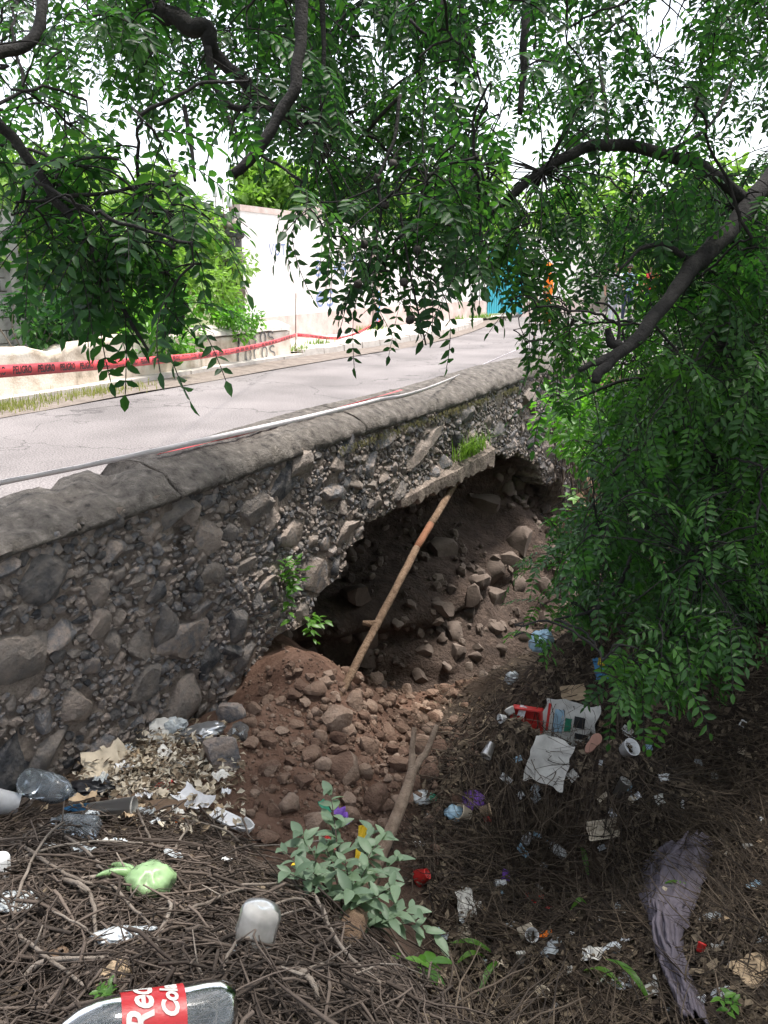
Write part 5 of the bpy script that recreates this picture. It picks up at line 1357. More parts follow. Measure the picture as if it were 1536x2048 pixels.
sheet(1146, 1392, 48, 30, M['card'], 'cardboard_scrap', 'torn brown cardboard on top of the right mound', 'cardboard', .25, rz=20, lift=.03)
bag(1097, 1295, 56, M['paleblue'], 'blue_bag', 'pale blue green film bundle behind the right mound', 'bag', .8)
bag(1030, 1368, 32, M['bagclear'], 'plastic_bag', 'small clear bag at the left edge of the right mound', 'bag', .8)
cup(1012, 1446, 18, 14, M['white'], 'small white cup left of the red carton', rz=200, tilt=1.2)
cup(1022, 1440, 20, 12, M['paper'], 'second small pale cup touching the red carton', rz=140, tilt=.8)
cup(985, 1492, 22, 30, M['petdirty'], 'grey plastic tub below the small white cup', rz=240, tilt=1.3)
cup(1232, 1594, 24, 36, M['petdirty'], 'clear dirty plastic cup on the mound face', rz=60, tilt=1.2)
sheet(1205, 1662, 36, 60, M['cardpale'], 'dry_husk', 'dry brown leaf husk on the slope above the grey cloth', 'husk', .3, fold=.5, rz=70, tilt=.4)
bottle(1116, 1704, 46 * mpx(1116, 1704), 10 * mpx(1116, 1704), 'small_bottle', 'small white drink bottle with blue cap on the right slope', M['white'], rz=115, cap=M['blue'], crush=.04)
sheet(925, 1820, 42, 50, M['paper'], 'paper_scrap', 'crumpled pale paper hanging over the dark hollow', 'paper', .3, rz=20, tilt=.4, lift=.03)
bag(928, 1872, 36, M['cardpale'], 'paper_scrap', 'torn cream paper below the crumpled pale paper', 'paper', .5, 1.3, rz=80)
bag(1237, 1818, 36, M['bagwhite'], 'plastic_bag', 'twisted white plastic bag left of the grey cloth', 'bag', .7, 2.0, rz=82)
cup(1040, 1880, 26, 30, M['cardpale'], 'cardboard tube end beside a white cup on the right slope', rz=10, tilt=1.5, name='cardboard_tube', ratio=1.0)
cup(1064, 1884, 26, 26, M['white'], 'white cup beside the cardboard tube', rz=-80, tilt=1.0)
bag(1092, 1874, 30, M['orange'], 'wrapper', 'orange and white wrapper above the clear bag on the right slope', 'wrapper', .4, 1.3)
bag(1105, 1908, 44, M['bagclear'], 'plastic_bag', 'crumpled clear bag below the orange wrapper', 'bag', .6, 1.2, rz=40)
bag(1226, 1905, 32, M['bagwhite'], 'plastic_bag', 'small crumpled white bag on the slope left of the cloth tail', 'bag', .7)
sheet(1188, 1925, 34, 44, M['paper'], 'paper_scrap', 'dirty folded paper between two small bags on the right slope', 'paper', .2, fold=.3, rz=60)
bag(1252, 1968, 52, M['bagclear'], 'plastic_bag', 'flattened clear bag beside the cloth tail', 'bag', .35, 1.3, rz=-40)
sheet(1310, 1990, 30, 44, M['paper'], 'paper_scrap', 'torn white paper lying against the cloth tail', 'paper', .4)
cup(1082, 2010, 28, 26, M['cardpale'], 'brown paper cup mouth up at the slope foot', rz=0, tilt=.5, lift=.0)
cup(1045, 1932, 18, 24, M['paper'], 'small printed cup beside the green blades', rz=70, tilt=.5, lift=.0)
sheet(1512, 1958, 76, 76, M['card'], 'cardboard_sheet', 'large brown cardboard piece right of the grey cloth', 'cardboard', .15, rz=15, lift=.02)
sheet(1512, 1780, 34, 30, M['paleblue'], 'paper_scrap', 'pale blue packet on the bank right of the cloth', 'packet', .15)
bag(1425, 1842, 40, M['bagclear'], 'plastic_bag', 'clear plastic bag touching the right side of the cloth', 'bag', .6, 1.2)
bag(1445, 1998, 38, M['bagwhite'], 'plastic_bag', 'crumpled white bag at the lower right of the cloth', 'bag', .7)
bag(1528, 1890, 30, M['bagwhite'], 'plastic_bag', 'white and blue film above the large brown cardboard', 'bag', .5)
cup(1402, 1912, 16, 18, M['red'], 'small red bottle cap right of the cloth', rz=30, tilt=1.0, name='bottle_cap', ratio=.95)
cup(836, 1762, 20, 24, M['red'], 'small bright red plastic cone beside the leafy plant', rz=0, tilt=.4, lift=0, name='red_cone', ratio=1.9)
sheet(714, 1712, 18, 70, M['yellow'], 'yellow_wrapper', 'yellow wrapper strip hanging inside the leafy plant', 'wrapper', .4, rz=10, tilt=.9, up=True, lift=.05, ax='X')
sheet(676, 1648, 40, 26, M['purple'], 'purple_wrapper', 'purple plastic wrapper on the rubble above the leafy plant', 'wrapper', .6, rz=-30, lift=.03)
sheet(638, 1640, 26, 30, M['green'], 'green_scrap', 'dark green plastic scrap left of the purple wrapper', 'scrap', .2, rz=60, lift=.06, tilt=.5)
sheet(652, 1700, 14, 32, M['red'], 'red_wrapper', 'red wrapper strip behind the leafy plant', 'wrapper', .4, rz=80, tilt=.3, lift=.03)
bag(908, 1628, 34, M['paleblue'], 'plastic_bag', 'pale blue crumpled bag in the gully bottom', 'bag', .8)
cup(935, 1636, 30, 26, M['cardpale'], 'beige cup beside the pale blue crumpled bag', rz=160, tilt=1.2)
cup(958, 1634, 24, 22, M['card'], 'brown cup next to the beige cup in the gully', rz=20, tilt=1.3)
cup(968, 1648, 12, 12, M['red'], 'red cap beside the brown cup in the gully', rz=30, tilt=1.0, name='bottle_cap', ratio=.95)
bag(944, 1602, 40, M['reddish'] if 'reddish' in M else M['purple'], 'fabric_scrap', 'dull purple scrap behind the beige cup', 'scrap', .3)
bag(842, 1600, 34, M['bagclear'], 'plastic_bag', 'clear plastic bag right of the forked branch', 'bag', .7)
bag(862, 1600, 20, M['green'], 'plastic_scrap', 'small green scrap right of the forked branch', 'scrap', .6)
sheet(836, 1698, 24, 12, M['white'], 'label_scrap', 'white paper label right of the forked branch foot', 'label', .1, rz=25)
sheet(1030, 1228, 30, 44, M['cardpale'], 'dry_husk', 'pale dry husk caught on the bank inside the cavity', 'husk', .4, up=True, tilt=.8)
cup(988, 1776, 14, 22, M['white'], 'white cigarette packet sized roll on the right slope', rz=15, tilt=1.5, name='paper_roll', ratio=1.0)
cup(1335, 2034, 14, 10, M['white'], 'small white eggshell at the cloth tail', rz=0, tilt=.4, name='eggshell', lift=0)
sheet(1010, 1756, 26, 18, M['purple'], 'plastic_scrap', 'faded purple scrap on the right slope', 'scrap', .4)
for (u, v) in [(1082, 1806), (1052, 1800), (1066, 1812), (1100, 1825)]:
    sheet(u, v, 14, 11, M['red'], 'red_scrap', 'small red scrap among the stalks on the right slope', 'scrap', .3, group='red scraps on the right slope')
# grey-violet cloth
Lp = [(1318,1700),(1285,1735),(1280,1790),(1298,1850),(1320,1910),(1342,1970),(1362,2030),(1372,2080)]
Rp = [(1428,1690),(1425,1730),(1408,1790),(1385,1850),(1370,1905),(1388,1965),(1412,2030),(1420,2080)]
A = smooth_path(Lp, 9); B = smooth_path(Rp, 9); NC = 44; v = []; f = []
for i in range(len(A)):
    for j in range(NC + 1):
        t = j / NC; u_ = A[i][0] * (1 - t) + B[i][0] * t + 7 * noise.noise(Vector((i * .35, round(t) * 9, 0))); v_2 = A[i][1] * (1 - t) + B[i][1] * t + 10 * noise.noise(Vector((t * 5, i * .1, 4)))
        p = G(u_, v_2); n = hnorm(p.x, p.y, .2); z0 = float(height0(np.array([p.x]), np.array([p.y]))[0])
        s_ = i / len(A); env = min(1, min(t, 1 - t) * 7)
        tw = t + .12 * noise.noise(Vector((s_ * 3, 2, 0)))
        r1 = (1 - abs(noise.noise(Vector((tw * 4.2, s_ * 1.7, 1))))) ** 3; r2 = (1 - abs(noise.noise(Vector((tw * 8.5, s_ * 2.6 + t, 6))))) ** 4; r3 = noise.noise(Vector((t * 6, s_ * 12, 3))) * max(0, .45 - s_)
        hgt = .012 + env * (.05 * r1 + .025 * r2 + .07 * r3 + .02 * math.sin(math.pi * t))
        q = Vector((p.x, p.y, max(z0, p.z - .01))) + n * (hgt + .008)
        v.append(q)
for i in range(len(A) - 1):
    for j in range(NC): q = i * (NC + 1) + j; f.append((q, q + 1, q + NC + 2, q + NC + 1))
o = obj('cloth', mesh('cloth', v, f, M['cloth'])); tag(o, 'long grey violet cloth draped down the right slope', 'cloth')
sd = o.modifiers.new('s', 'SOLIDIFY'); sd.thickness = .004
bl = G(1345, 1812); 
m1 = MB(); P = [bl + Vector((-.07, -.02, .07)), bl + Vector((-.02, 0, .115)), bl + Vector((.05, .02, .11)), bl + Vector((.1, .04, .10))]
Q = smooth_path(P, 5)
for i, q in enumerate(Q): pass
vv = []; ff = []
for i, q in enumerate(Q):
    w_ = .012 * math.sin(math.pi * (.1 + .85 * i / (len(Q) - 1))); vv += [Vector(q) + Vector((0, w_, 0)), Vector(q) + Vector((0, -w_, .004))]
    if i: ff.append((2 * i - 2, 2 * i - 1, 2 * i + 1, 2 * i))
tag(obj('green_leaf_blade', mesh('green_leaf_blade', vv, ff, M['leafb'])), 'yellow green leaf blade lying on the grey cloth', 'leaf')
vv, ff = lathe([(0, 0), (.012, .004), (.019, .018), (.015, .033), (.004, .045), (0, .05)], 14); o = obj('onion', mesh('onion', vv, ff, M['cardpale'])); put_at(o, 1347, 1832, 0, .4, .085); tag(o, 'small pale onion lying on the grey cloth', 'onion')
# green torn leaf strips (corn-like) at the slope foot
for (u, v, rz_, L_, lab) in [(985, 1915, 170, .2, 'drooping green leaf strip at the left of the slope foot'), (995, 1935, 240, .22, 'long green leaf strip bending downhill at the slope foot'), (970, 1925, 200, .15, 'short green leaf strip beside the long one'), (1165, 1955, 300, .2, 'green leaf strip below the dirty folded paper'), (1300, 2020, 120, .22, 'cut green stalk at the cloth tail'), (1175, 1765, 95, .14, 'green blade on the slope left of the cloth'), (1140, 1830, 5, .08, 'yellow green leaf among the stalks on the slope')]:
    p = G(u, v); d = Vector((RT[0], RT[1], 0)) * math.cos(rad(rz_)) + Vector((FW[0], FW[1], 0)).normalized() * math.sin(rad(rz_)); sdv = Vector((-d.y, d.x, 0)); vv = []; ff = []
    for i in range(11):
        t = i / 10; q = p + d * L_ * t; q.z = max(q.z, hz(q.x, q.y)) + .02 + .05 * math.sin(math.pi * t); w_ = .014 * math.sin(math.pi * (.12 + .84 * t))
        vv += [q - sdv * w_, q + Vector((0, 0, -.004)), q + sdv * w_]
        if i: k = 3 * i; ff += [(k - 3, k - 2, k + 1, k), (k - 2, k - 1, k + 2, k + 1)]
    tag(obj('leaf_strip', mesh('leaf_strip', vv, ff, M['leafb'])), lab, 'leaf')
# many small scraps
SC = ['paper', 'white', 'bagclear', 'bagwhite', 'foil', 'paleblue', 'cardpale', 'card', 'petdirty']
for _ in range(80):
    while True:
        u = random.uniform(840, 1530); v = random.uniform(1420, 2040)
        if in_right(u, v): break
    a = random.choice(SC); s_ = random.uniform(9, 20)
    if random.random() < .5: sheet(u, v, s_, s_ * random.uniform(.6, 1.4), M[a], 'litter_scrap', 'small pale litter scrap half buried in the dry stalks', 'scrap', .35, group='small scraps on the right bank')
    else: sheet(u, v, s_ * 1.4, s_ * random.uniform(.5, .9), M[a], 'litter_scrap', 'small pale litter scrap half buried in the dry stalks', 'scrap', .6, fold=.3, group='small scraps on the right bank')
for _ in range(45):
    u = random.gauss(300, 100); v = random.gauss(1570, 60)
    if not (20 < u < 480 and 1470 < v < 1690): continue
    a = random.choice(['paper', 'cardpale', 'bagwhite', 'card', 'bagclear', 'foam']); s_ = random.uniform(14, 34)
    sheet(u, v, s_, s_ * random.uniform(.6, 1.4), M[a], 'litter_scrap', 'crumpled pale wrapper in the heap against the wall', 'scrap', .5, group='wrappers in the left heap', lift=random.uniform(.01, .07))
# rotten organic refuse of the heap: peelings, husks
VV = []; FF = []; n = 0
for _ in range(2600):
    u = random.gauss(330, 80); v = random.gauss(1560, 55)
    if not (120 < u < 490 and 1450 < v < 1690): continue
    p = G(u, v); s_ = random.uniform(.008, .03); R = align((hnorm(p.x, p.y) + Vector((random.gauss(0, .6), random.gauss(0, .6), 0))).normalized(), random.uniform(0, 6.28)); w_ = s_ * random.uniform(.2, .7)
    o_ = p + Vector((0, 0, random.uniform(.0, .07))); L4 = [Vector((-s_, 0, 0)), Vector((0, -w_, s_ * .5)), Vector((s_, 0, random.uniform(-.4, .6) * s_)), Vector((0, w_, s_ * .3))]
    VV += [tuple(R @ q + o_) for q in L4]; FF.append((n, n + 1, n + 2, n + 3)); n += 4
M['peel'] = mat('rotting peelings', [(0.08, 0.055, 0.035), (0.22, 0.165, 0.11), (0.42, 0.36, 0.27), (0.55, 0.50, 0.42)], .8, 15, .2, 60, rand=1.0)
stuff(tag(obj('peelings', bigmesh('peelings', VV, FF, M['peel'], False)), 'pale rotting peelings and husks in the heap against the wall', 'peelings'))

# ================================================================ TREES
OCC = ["667999999999977887788489","556999999999987788786489","378999999999997778886588","567889999999988789978876","653367878999998768876645","663114327999998845787778","575575115779998767748999","388898316656987988879999","358998300036998678886999",
 "147998300048998257847799","003454200012553068635899","002320000000010037458999","000000000000000006799999","000000000000000003899999","000000000000000000699999","000000000000000000699999","000000000000000001699999","000000000000000025999999","000000000000000037999999",
 "000000000000000036899998","000000000000000032368974","000000000000000000367630","000000000000000000044200"]
def occ(u, v):
    # bilinear lookup of how full of leaves each 64 px cell of the picture is
    x = u / 64 - .5; y = v / 64 - .5
    x0 = int(math.floor(x)); y0 = int(math.floor(y)); a = x - x0; b = y - y0
    def g_(i, j): return int(OCC[min(max(j, 0), 22)][min(max(i, 0), 23)])
    return (g_(x0, y0) * (1 - a) + g_(x0 + 1, y0) * a) * (1 - b) + (g_(x0, y0 + 1) * (1 - a) + g_(x0 + 1, y0 + 1) * a) * b
def leaflet_arrays(P, D, N, Ls, Ws):
    """P base, D direction, N normal (n,3): 6-vertex folded leaflets"""
    S = np.cross(D, N); S /= np.linalg.norm(S, axis=1, keepdims=True) + 1e-9
    Ls = Ls[:, None]; Ws = Ws[:, None]
    v = np.stack([P, P + D * Ls * .32 + S * Ws * .92 + N * Ws * .25, P + D * Ls * .68 + S * Ws * .72 + N * Ws * .2 - N * Ls * .03, P + D * Ls - N * Ls * .10,
                  P + D * Ls * .68 - S * Ws * .72 + N * Ws * .2 - N * Ls * .03, P + D * Ls * .32 - S * Ws * .92 + N * Ws * .25], 1)
    n = len(P); b = (np.arange(n) * 6)[:, None]
    f = np.concatenate([b + np.array([[0, 1, 2, 3]]), b + np.array([[0, 3, 4, 5]])], 1).reshape(-1, 4)
    return v.reshape(-1, 3), f
def spray(seed, L_=.46, nleaf=9, pairs=6, ll=.055, droop=1.0):
    """a leafy twig: stem along +x bending down, pinnate leaves alternating along it"""
    r = random.Random(seed); V = []; F = []; n = 0
    stem = []; d = Vector((1, 0, r.uniform(.0, .25))).normalized(); p = Vector((0, 0, 0))
    for i in range(9):
        stem.append(p.copy()); p = p + d * L_ / 8; d = (d + Vector((0, r.gauss(0, .08), -.13 * droop))).normalized()
    sv, sf = tube(stem, [.0042 - .0004 * i for i in range(9)], 4, False)
    SVs = [np.array([tuple(q) for q in sv])]; SFs = [np.array(sf)]; sn = len(sv)
    P = []; D = []; N = []; Ls = []; Ws = []
    for k in range(nleaf):
        t = (k + .8) / nleaf * 8; i = min(int(t), 7); b = stem[i].lerp(stem[min(i + 1, 8)], t - i); td = (stem[min(i + 1, 8)] - stem[i]).normalized()
        ang = (1 if k % 2 else -1) * r.uniform(.6, 1.2) if k < nleaf - 1 else 0
        ax = Vector((td.y, -td.x, 0)); side = Vector((-td.y, td.x, 0)).normalized()
        dd = (td * math.cos(ang) + side * math.sin(ang) + Vector((0, 0, r.uniform(-.35, .1)))).normalized()
        RL = r.uniform(.15, .24); pts = []; q = b.copy()
        for j in range(pairs + 2):
            pts.append(q.copy()); q = q + dd * RL / (pairs + 1); dd = (dd + Vector((0, 0, -.16 * droop))).normalized()
        rv, rf = tube(pts, [.0016] * len(pts), 3, False); SVs.append(np.array([tuple(x) for x in rv])); SFs.append(np.array(rf) + sn); sn += len(rv)
        for j in range(1, len(pts)):
            tt = (pts[j] - pts[j - 1]).normalized(); s_ = tt.cross(Vector((0, 0, 1))); s_ = s_.normalized() if s_.length > .05 else Vector((0, 1, 0)); u_ = s_.cross(tt)
            tw = r.uniform(-.5, .5)
            for sg in ((-1, 1) if j < len(pts) - 1 else (0,)):
                if r.random() < .04: continue
                l = ll * r.uniform(.75, 1.15) * (1 - .25 * abs(j / len(pts) - .5))
                ld = (tt * r.uniform(.45, .8) + s_ * sg + u_ * r.uniform(-.35, .1)).normalized() if sg else tt
                nn = (u_ + s_ * tw * sg + Vector((r.gauss(0, .25), r.gauss(0, .25), r.gauss(0, .25)))); nn = (nn - ld * nn.dot(ld)).normalized()
                P.append(pts[j]); D.append(ld); N.append(nn); Ls.append(l); Ws.append(l * r.uniform(.19, .25))
    toa = lambda A: np.array([tuple(x) for x in A])
    lv, lf = leaflet_arrays(toa(P), toa(D), toa(N), np.array(Ls), np.array(Ws))
    return lv, lf, np.concatenate(SVs), np.concatenate(SFs)
SPR = [spray(500 + i) for i in range(4)] + [spray(520 + i, .18, 4, 5, .053) for i in range(6)]   # four long twigs, six short ones
NS = len(SPR)
def spray_mesh(i, lm):
    lv, lf, sv, sf = SPR[i]; me = bpy.data.meshes.new('leafy_twig')
    V_ = np.concatenate([lv, sv]); F_ = [tuple(map(int, q)) for q in lf] + [tuple(map(int, q + len(lv))) for q in sf]
    me.from_pydata([tuple(map(float, p)) for p in V_], [], F_); me.materials.append(lm); me.materials.append(M['bark'])
    me.polygons.foreach_set('material_index', [0] * len(lf) + [1] * len(sf)); me.polygons.foreach_set('use_smooth', [True] * len(F_)); return me
def sm(p, depth_list): pass
def build_tree(name, label, branches, tips, lm, lead_pts, cat='tree', nparts=300):
    """branches: list of [(xyz, radius)...]; tips: list of (pos, yaw, scale, px-size)"""
    root = empty(name, tuple(lead_pts)); inv = Matrix.Translation(-Vector(lead_pts)); tag(root, label, cat)
    def ch(o): o.parent = root; o.matrix_parent_inverse = inv; return o
    nodes = []
    for bi, br in enumerate(branches):
        P = smooth_path([(*p, r) for p, r in br], 6); mb = MB()
        pts = [Vector(p[:3]) + Vector((noise.noise(Vector((i * .3, bi, 0))), noise.noise(Vector((i * .3, bi, 5))), noise.noise(Vector((i * .3, bi, 9))))) * min(.02, p[3] * .6) for i, p in enumerate(P)]
        rr = [max(.002, p[3]) * (1 + .12 * noise.noise(Vector((i * .5, bi, 2)))) for i, p in enumerate(P)]
        mb.tube(pts, rr, 9 if max(rr) > .012 else 6); ch(mb.build('trunk' if bi == 0 else 'branch', M['bark']))
        nodes += [tuple(p) for p in pts]
    NA = np.array(nodes)
    # secondary branches: hubs on a coarse grid, joined to the nearest branch
    hubs = {}
    for t in tips:
        gs = .75 if t[3] < .38 else .36; k = (gs,) + tuple(int(math.floor(c / gs)) for c in t[0]); hubs.setdefault(k, []).append(t)
    mb = MB()
    cen = [(np.mean([t[0] for t in ts], 0) + np.array([0, 0, .05]), ts) for ts in hubs.values()]
    left = list(range(len(cen))); CE = np.array([c[0] for c in cen])
    best = np.full(len(cen), 1e9); par = np.zeros((len(cen), 3))
    def relax(pts):
        D_ = np.linalg.norm(CE[:, None] - pts[None], axis=2); i_ = D_.argmin(1); d_ = D_[np.arange(len(CE)), i_]; m_ = d_ < best
        best[m_] = d_[m_]; par[m_] = pts[i_[m_]]
    relax(NA)
    while left:
        h = min(left, key=lambda q: best[q]); left.remove(h); c, ts = cen[h]; nb = par[h].copy(); d_ = float(best[h])
        sg_ = min(.07, .10 * d_); mid = (nb + c) / 2 + np.array([random.gauss(0, sg_), random.gauss(0, sg_), .10 * d_ + random.gauss(0, sg_ * .7)])
        P = np.array(smooth_path([nb, mid, c], 5)); P[1:-1] += rng.normal(0, .008 * min(1, d_ * 1.5), (len(P) - 2, 3)); r0 = .005 + .003 * min(1.5, d_)
        mb.tube(P, [r0 * (1 - .35 * i / len(P)) for i in range(len(P))], 5, False); relax(P[3:])
        for t in ts:
            a = np.array(t[0]); m2 = (a + c) / 2 + np.array([random.gauss(0, .02), random.gauss(0, .02), .025]); Q = smooth_path([c, m2, a], 3); mb.tube(Q, [.0036 - .0003 * i for i in range(len(Q))], 4, False)
    ch(mb.build('twigs', M['bark']))['kind'] = 'stuff'
    tips = sorted(tips, key=lambda t: -t[3]); meshes = [spray_mesh(i, lm) for i in range(NS)]
    LV = []; LF = []; SV_ = []; SF_ = []; ln = 0; sn = 0
    for k, (p, yaw, sc, _, tl, big) in enumerate(tips):
        si = random.randrange(4) if big else 4 + random.randrange(6)
        R = Matrix.Rotation(yaw, 3, 'Z') @ Matrix.Rotation(tl, 3, 'Y') @ Matrix.Rotation(random.uniform(-.4, .4), 3, 'X')
        if k < nparts:
            o = obj('leafy_twig', meshes[si]); ch(o); o.matrix_basis = Matrix.Translation(Vector(p)) @ (R * sc).to_4x4()
        else:
            lv, lf, sv, sf = SPR[si]; A_ = np.array(R).T * sc; p = np.array(p)
            LV.append(lv @ A_ + p); LF.append(lf + ln); ln += len(lv); SV_.append(sv @ A_ + p); SF_.append(sf + sn); sn += len(sv)
    if LV:
        ch(obj('crown', bigmesh('crown', np.concatenate(LV), np.concatenate(LF), lm)))['kind'] = 'stuff'
        ch(obj('fine_stems', bigmesh('fine_stems', np.concatenate(SV_), np.concatenate(SF_), M['bark'])))['kind'] = 'stuff'
    return root
def bp(lst): return [(tuple(dep(u, v, d)), r) for u, v, d, r in lst]
tipsA = []; tipsB = []; tipsC = []
def region_depth(u, v):
    if u < 480 and v > 300 - .1 * u: return random.uniform(1.95, 2.45)
    if u < 950 and v < 400: return random.uniform(2.7, 4.3)
    if u < 960: return random.uniform(2.5, 3.4)
    if v < 430: return random.uniform(2.9, 5.2)
    if u < 1150 and v < 900: return random.uniform(2.9, 3.8)
    if v > 1280: return random.uniform(3.1, 3.9)
    return random.uniform(3.2, 5.2)
for _ in range(60000):
    u = random.uniform(-90, 1630); v = random.uniform(-90, 1470)
    o_ = occ(u, v)
    if o_ < .5: continue
    d_ = region_depth(u, v)
    wgt = (o_ / 9) ** 2.2 * (d_ / 5.2) ** 2 * 1.0
    leftc = u < 480 and v > 300; hang = 480 <= u < 1000 and v > 400
    big = not (leftc or hang) and random.random() < .6 and min(occ(u - 120, v), occ(u + 120, v), occ(u, v + 150), occ(u, v - 60)) > 6.4
    dens = DENS_L if leftc else (DENS_R if (u > 1000 and v > 430) else DENS_T)
    if hang: dens *= 1.5
    if random.random() > wgt * dens * (1 if big else 1.9): continue
    p = dep(u, v, d_); p = p + np.array([0, 0, .22 if big else .13])
    yaw = random.uniform(0, 6.283); sc = random.uniform(.75, 1.1)
    p = p - np.array([math.cos(yaw), math.sin(yaw), 0]) * (.2 if big else .1) * sc
    if p[0] < -4.0: p[0] = -4.0 + .3 * random.random()
    if p[2] < hz(p[0], p[1]) + .25: continue
    (tipsC if u > 1040 and v > 660 + random.gauss(0, 40) else tipsA if u > 900 else tipsB).append((tuple(p), yaw, sc, 1 / d_ * (1.5 if big else 1), random.uniform(-.2, .7), big))
# crown going on outside the picture, unseen, added to shade wall and gully
for k_ in range(620):
    p = np.array([random.uniform(-3.0, 4.5), random.uniform(-4.0, 7.0), random.uniform(3.0, 6.2)]) if k_ < 300 else np.array([random.uniform(-.6, 3.8), random.uniform(-1.0, 6.5), random.uniform(2.9, 5.6)])
    if p[1] > 4.3 and p[0] < .3: continue  # opening left in the unseen crown so light reaches the wall's far part
    w_ = p - CC; dd = w_ @ FW
    if dd > 0:
        u = 768 + FPX * (w_ @ RT) / dd; v = 1024 - FPX * (w_ @ UP) / dd
        if -60 < u < 1600 and v > -160: continue
    (tipsA if p[1] > 1.0 else tipsB).append((tuple(p), random.uniform(0, 6.283), random.uniform(1.1, 1.5), .05, random.uniform(-.2, .6), True))
for k_ in range(260):
    p = np.array([random.uniform(.2, 3.6), random.uniform(3.2, 8.5), random.uniform(.7, 3.2)]); w_ = p - CC; dd = w_ @ FW
    u = 768 + FPX * (w_ @ RT) / dd
    if dd < .5 or u < 1640: continue
    (tipsA if p[2] > 1.9 else tipsC).append((tuple(p), random.uniform(0, 6.283), random.uniform(.9, 1.2), .05, random.uniform(-.2, .6), True))
gtr = Vector((1.25, 4.6, 0)); gtr.z = hz(gtr.x, gtr.y)
tt = dep(1515, 700, 4.5)
A0 = [((tt[0] + .25, tt[1] + .2, hz(tt[0] + .25, tt[1] + .2) - .1), .11), (tuple(dep(1540, 1050, 4.6)), .085), (tuple(dep(1508, 740, 4.5)), .06), (tuple(dep(1525, 600, 4.4)), .058), (tuple(dep(1570, 420, 4.2)), .056), (tuple(dep(1640, 200, 4.1)), .055), (tuple(dep(1660, -150, 4.2)), .05), (tuple(dep(1600, -500, 4.4)), .03)]
brA = [A0, bp([(1640,220,4.1,.05),(1570,310,3.85,.044),(1500,410,3.6,.042),(1430,490,3.4,.042),(1390,530,3.35,.038),(1330,610,3.2,.029),(1265,685,3.1,.027),(1205,735,3.0,.022),(1190,765,2.98,.017)]),
 bp([(1225,715,3.03,.026),(1190,725,3.0,.013),(1160,740,2.98,.01)]), bp([(1240,700,3.06,.022),(1222,680,3.05,.017),(1215,655,3.05,.012)]), bp([(1235,690,3.06,.008),(1238,640,3.06,.006),(1215,610,3.06,.005),(1190,605,3.06,.004)]),
 bp([(1250,690,3.08,.006),(1245,660,3.08,.004)]),
 bp([(1500,410,3.6,.03),(1420,345,3.5,.028),(1330,308,3.4,.026),(1200,290,3.3,.024),(1110,325,3.25,.021),(1020,395,3.2,.017),(960,450,3.2,.012),(880,540,3.2,.006)]),
 bp([(1020,395,3.2,.008),(930,440,3.2,.006),(860,455,3.2,.004)]), bp([(1390,530,3.35,.016),(1330,490,3.3,.012),(1280,500,3.25,.008),(1240,540,3.2,.005)]),
 bp([(1215,300,3.3,.012),(1212,230,3.5,.01),(1200,130,3.7,.008)]), bp([(1330,308,3.4,.01),(1420,250,3.6,.008),(1470,150,3.8,.006)]),
 bp([(1056,-60,3.6,.022),(1050,60,3.5,.019),(1046,150,3.45,.015),(1040,225,3.4,.012)]), bp([(915,-20,3.3,.009),(945,110,3.3,.007),(975,215,3.3,.005)]),
 bp([(1520,600,4.4,.03),(1440,690,4.3,.02),(1360,790,4.1,.014),(1300,880,4.0,.009)]), bp([(1508,740,4.5,.03),(1430,900,4.2,.02),(1330,1060,3.9,.014),(1220,1200,3.7,.009),(1110,1240,3.6,.005)]), bp([(1430,900,4.2,.016),(1400,1100,3.9,.012),(1360,1300,3.6,.008)]), bp([(1420,480,3.4,.01),(1395,620,3.5,.007),(1372,760,3.5,.005)])]
trunkB = [((.9, -2.3, -.1), .16), ((.85, -2.25, 1.2), .13), ((.6, -2.0, 2.4), .11), ((.1, -1.5, 3.3), .09), ((-.6, -.6, 3.7), .07), (tuple(dep(480, -420, 2.4)), .05), (tuple(dep(260, -120, 2.9)), .042)]
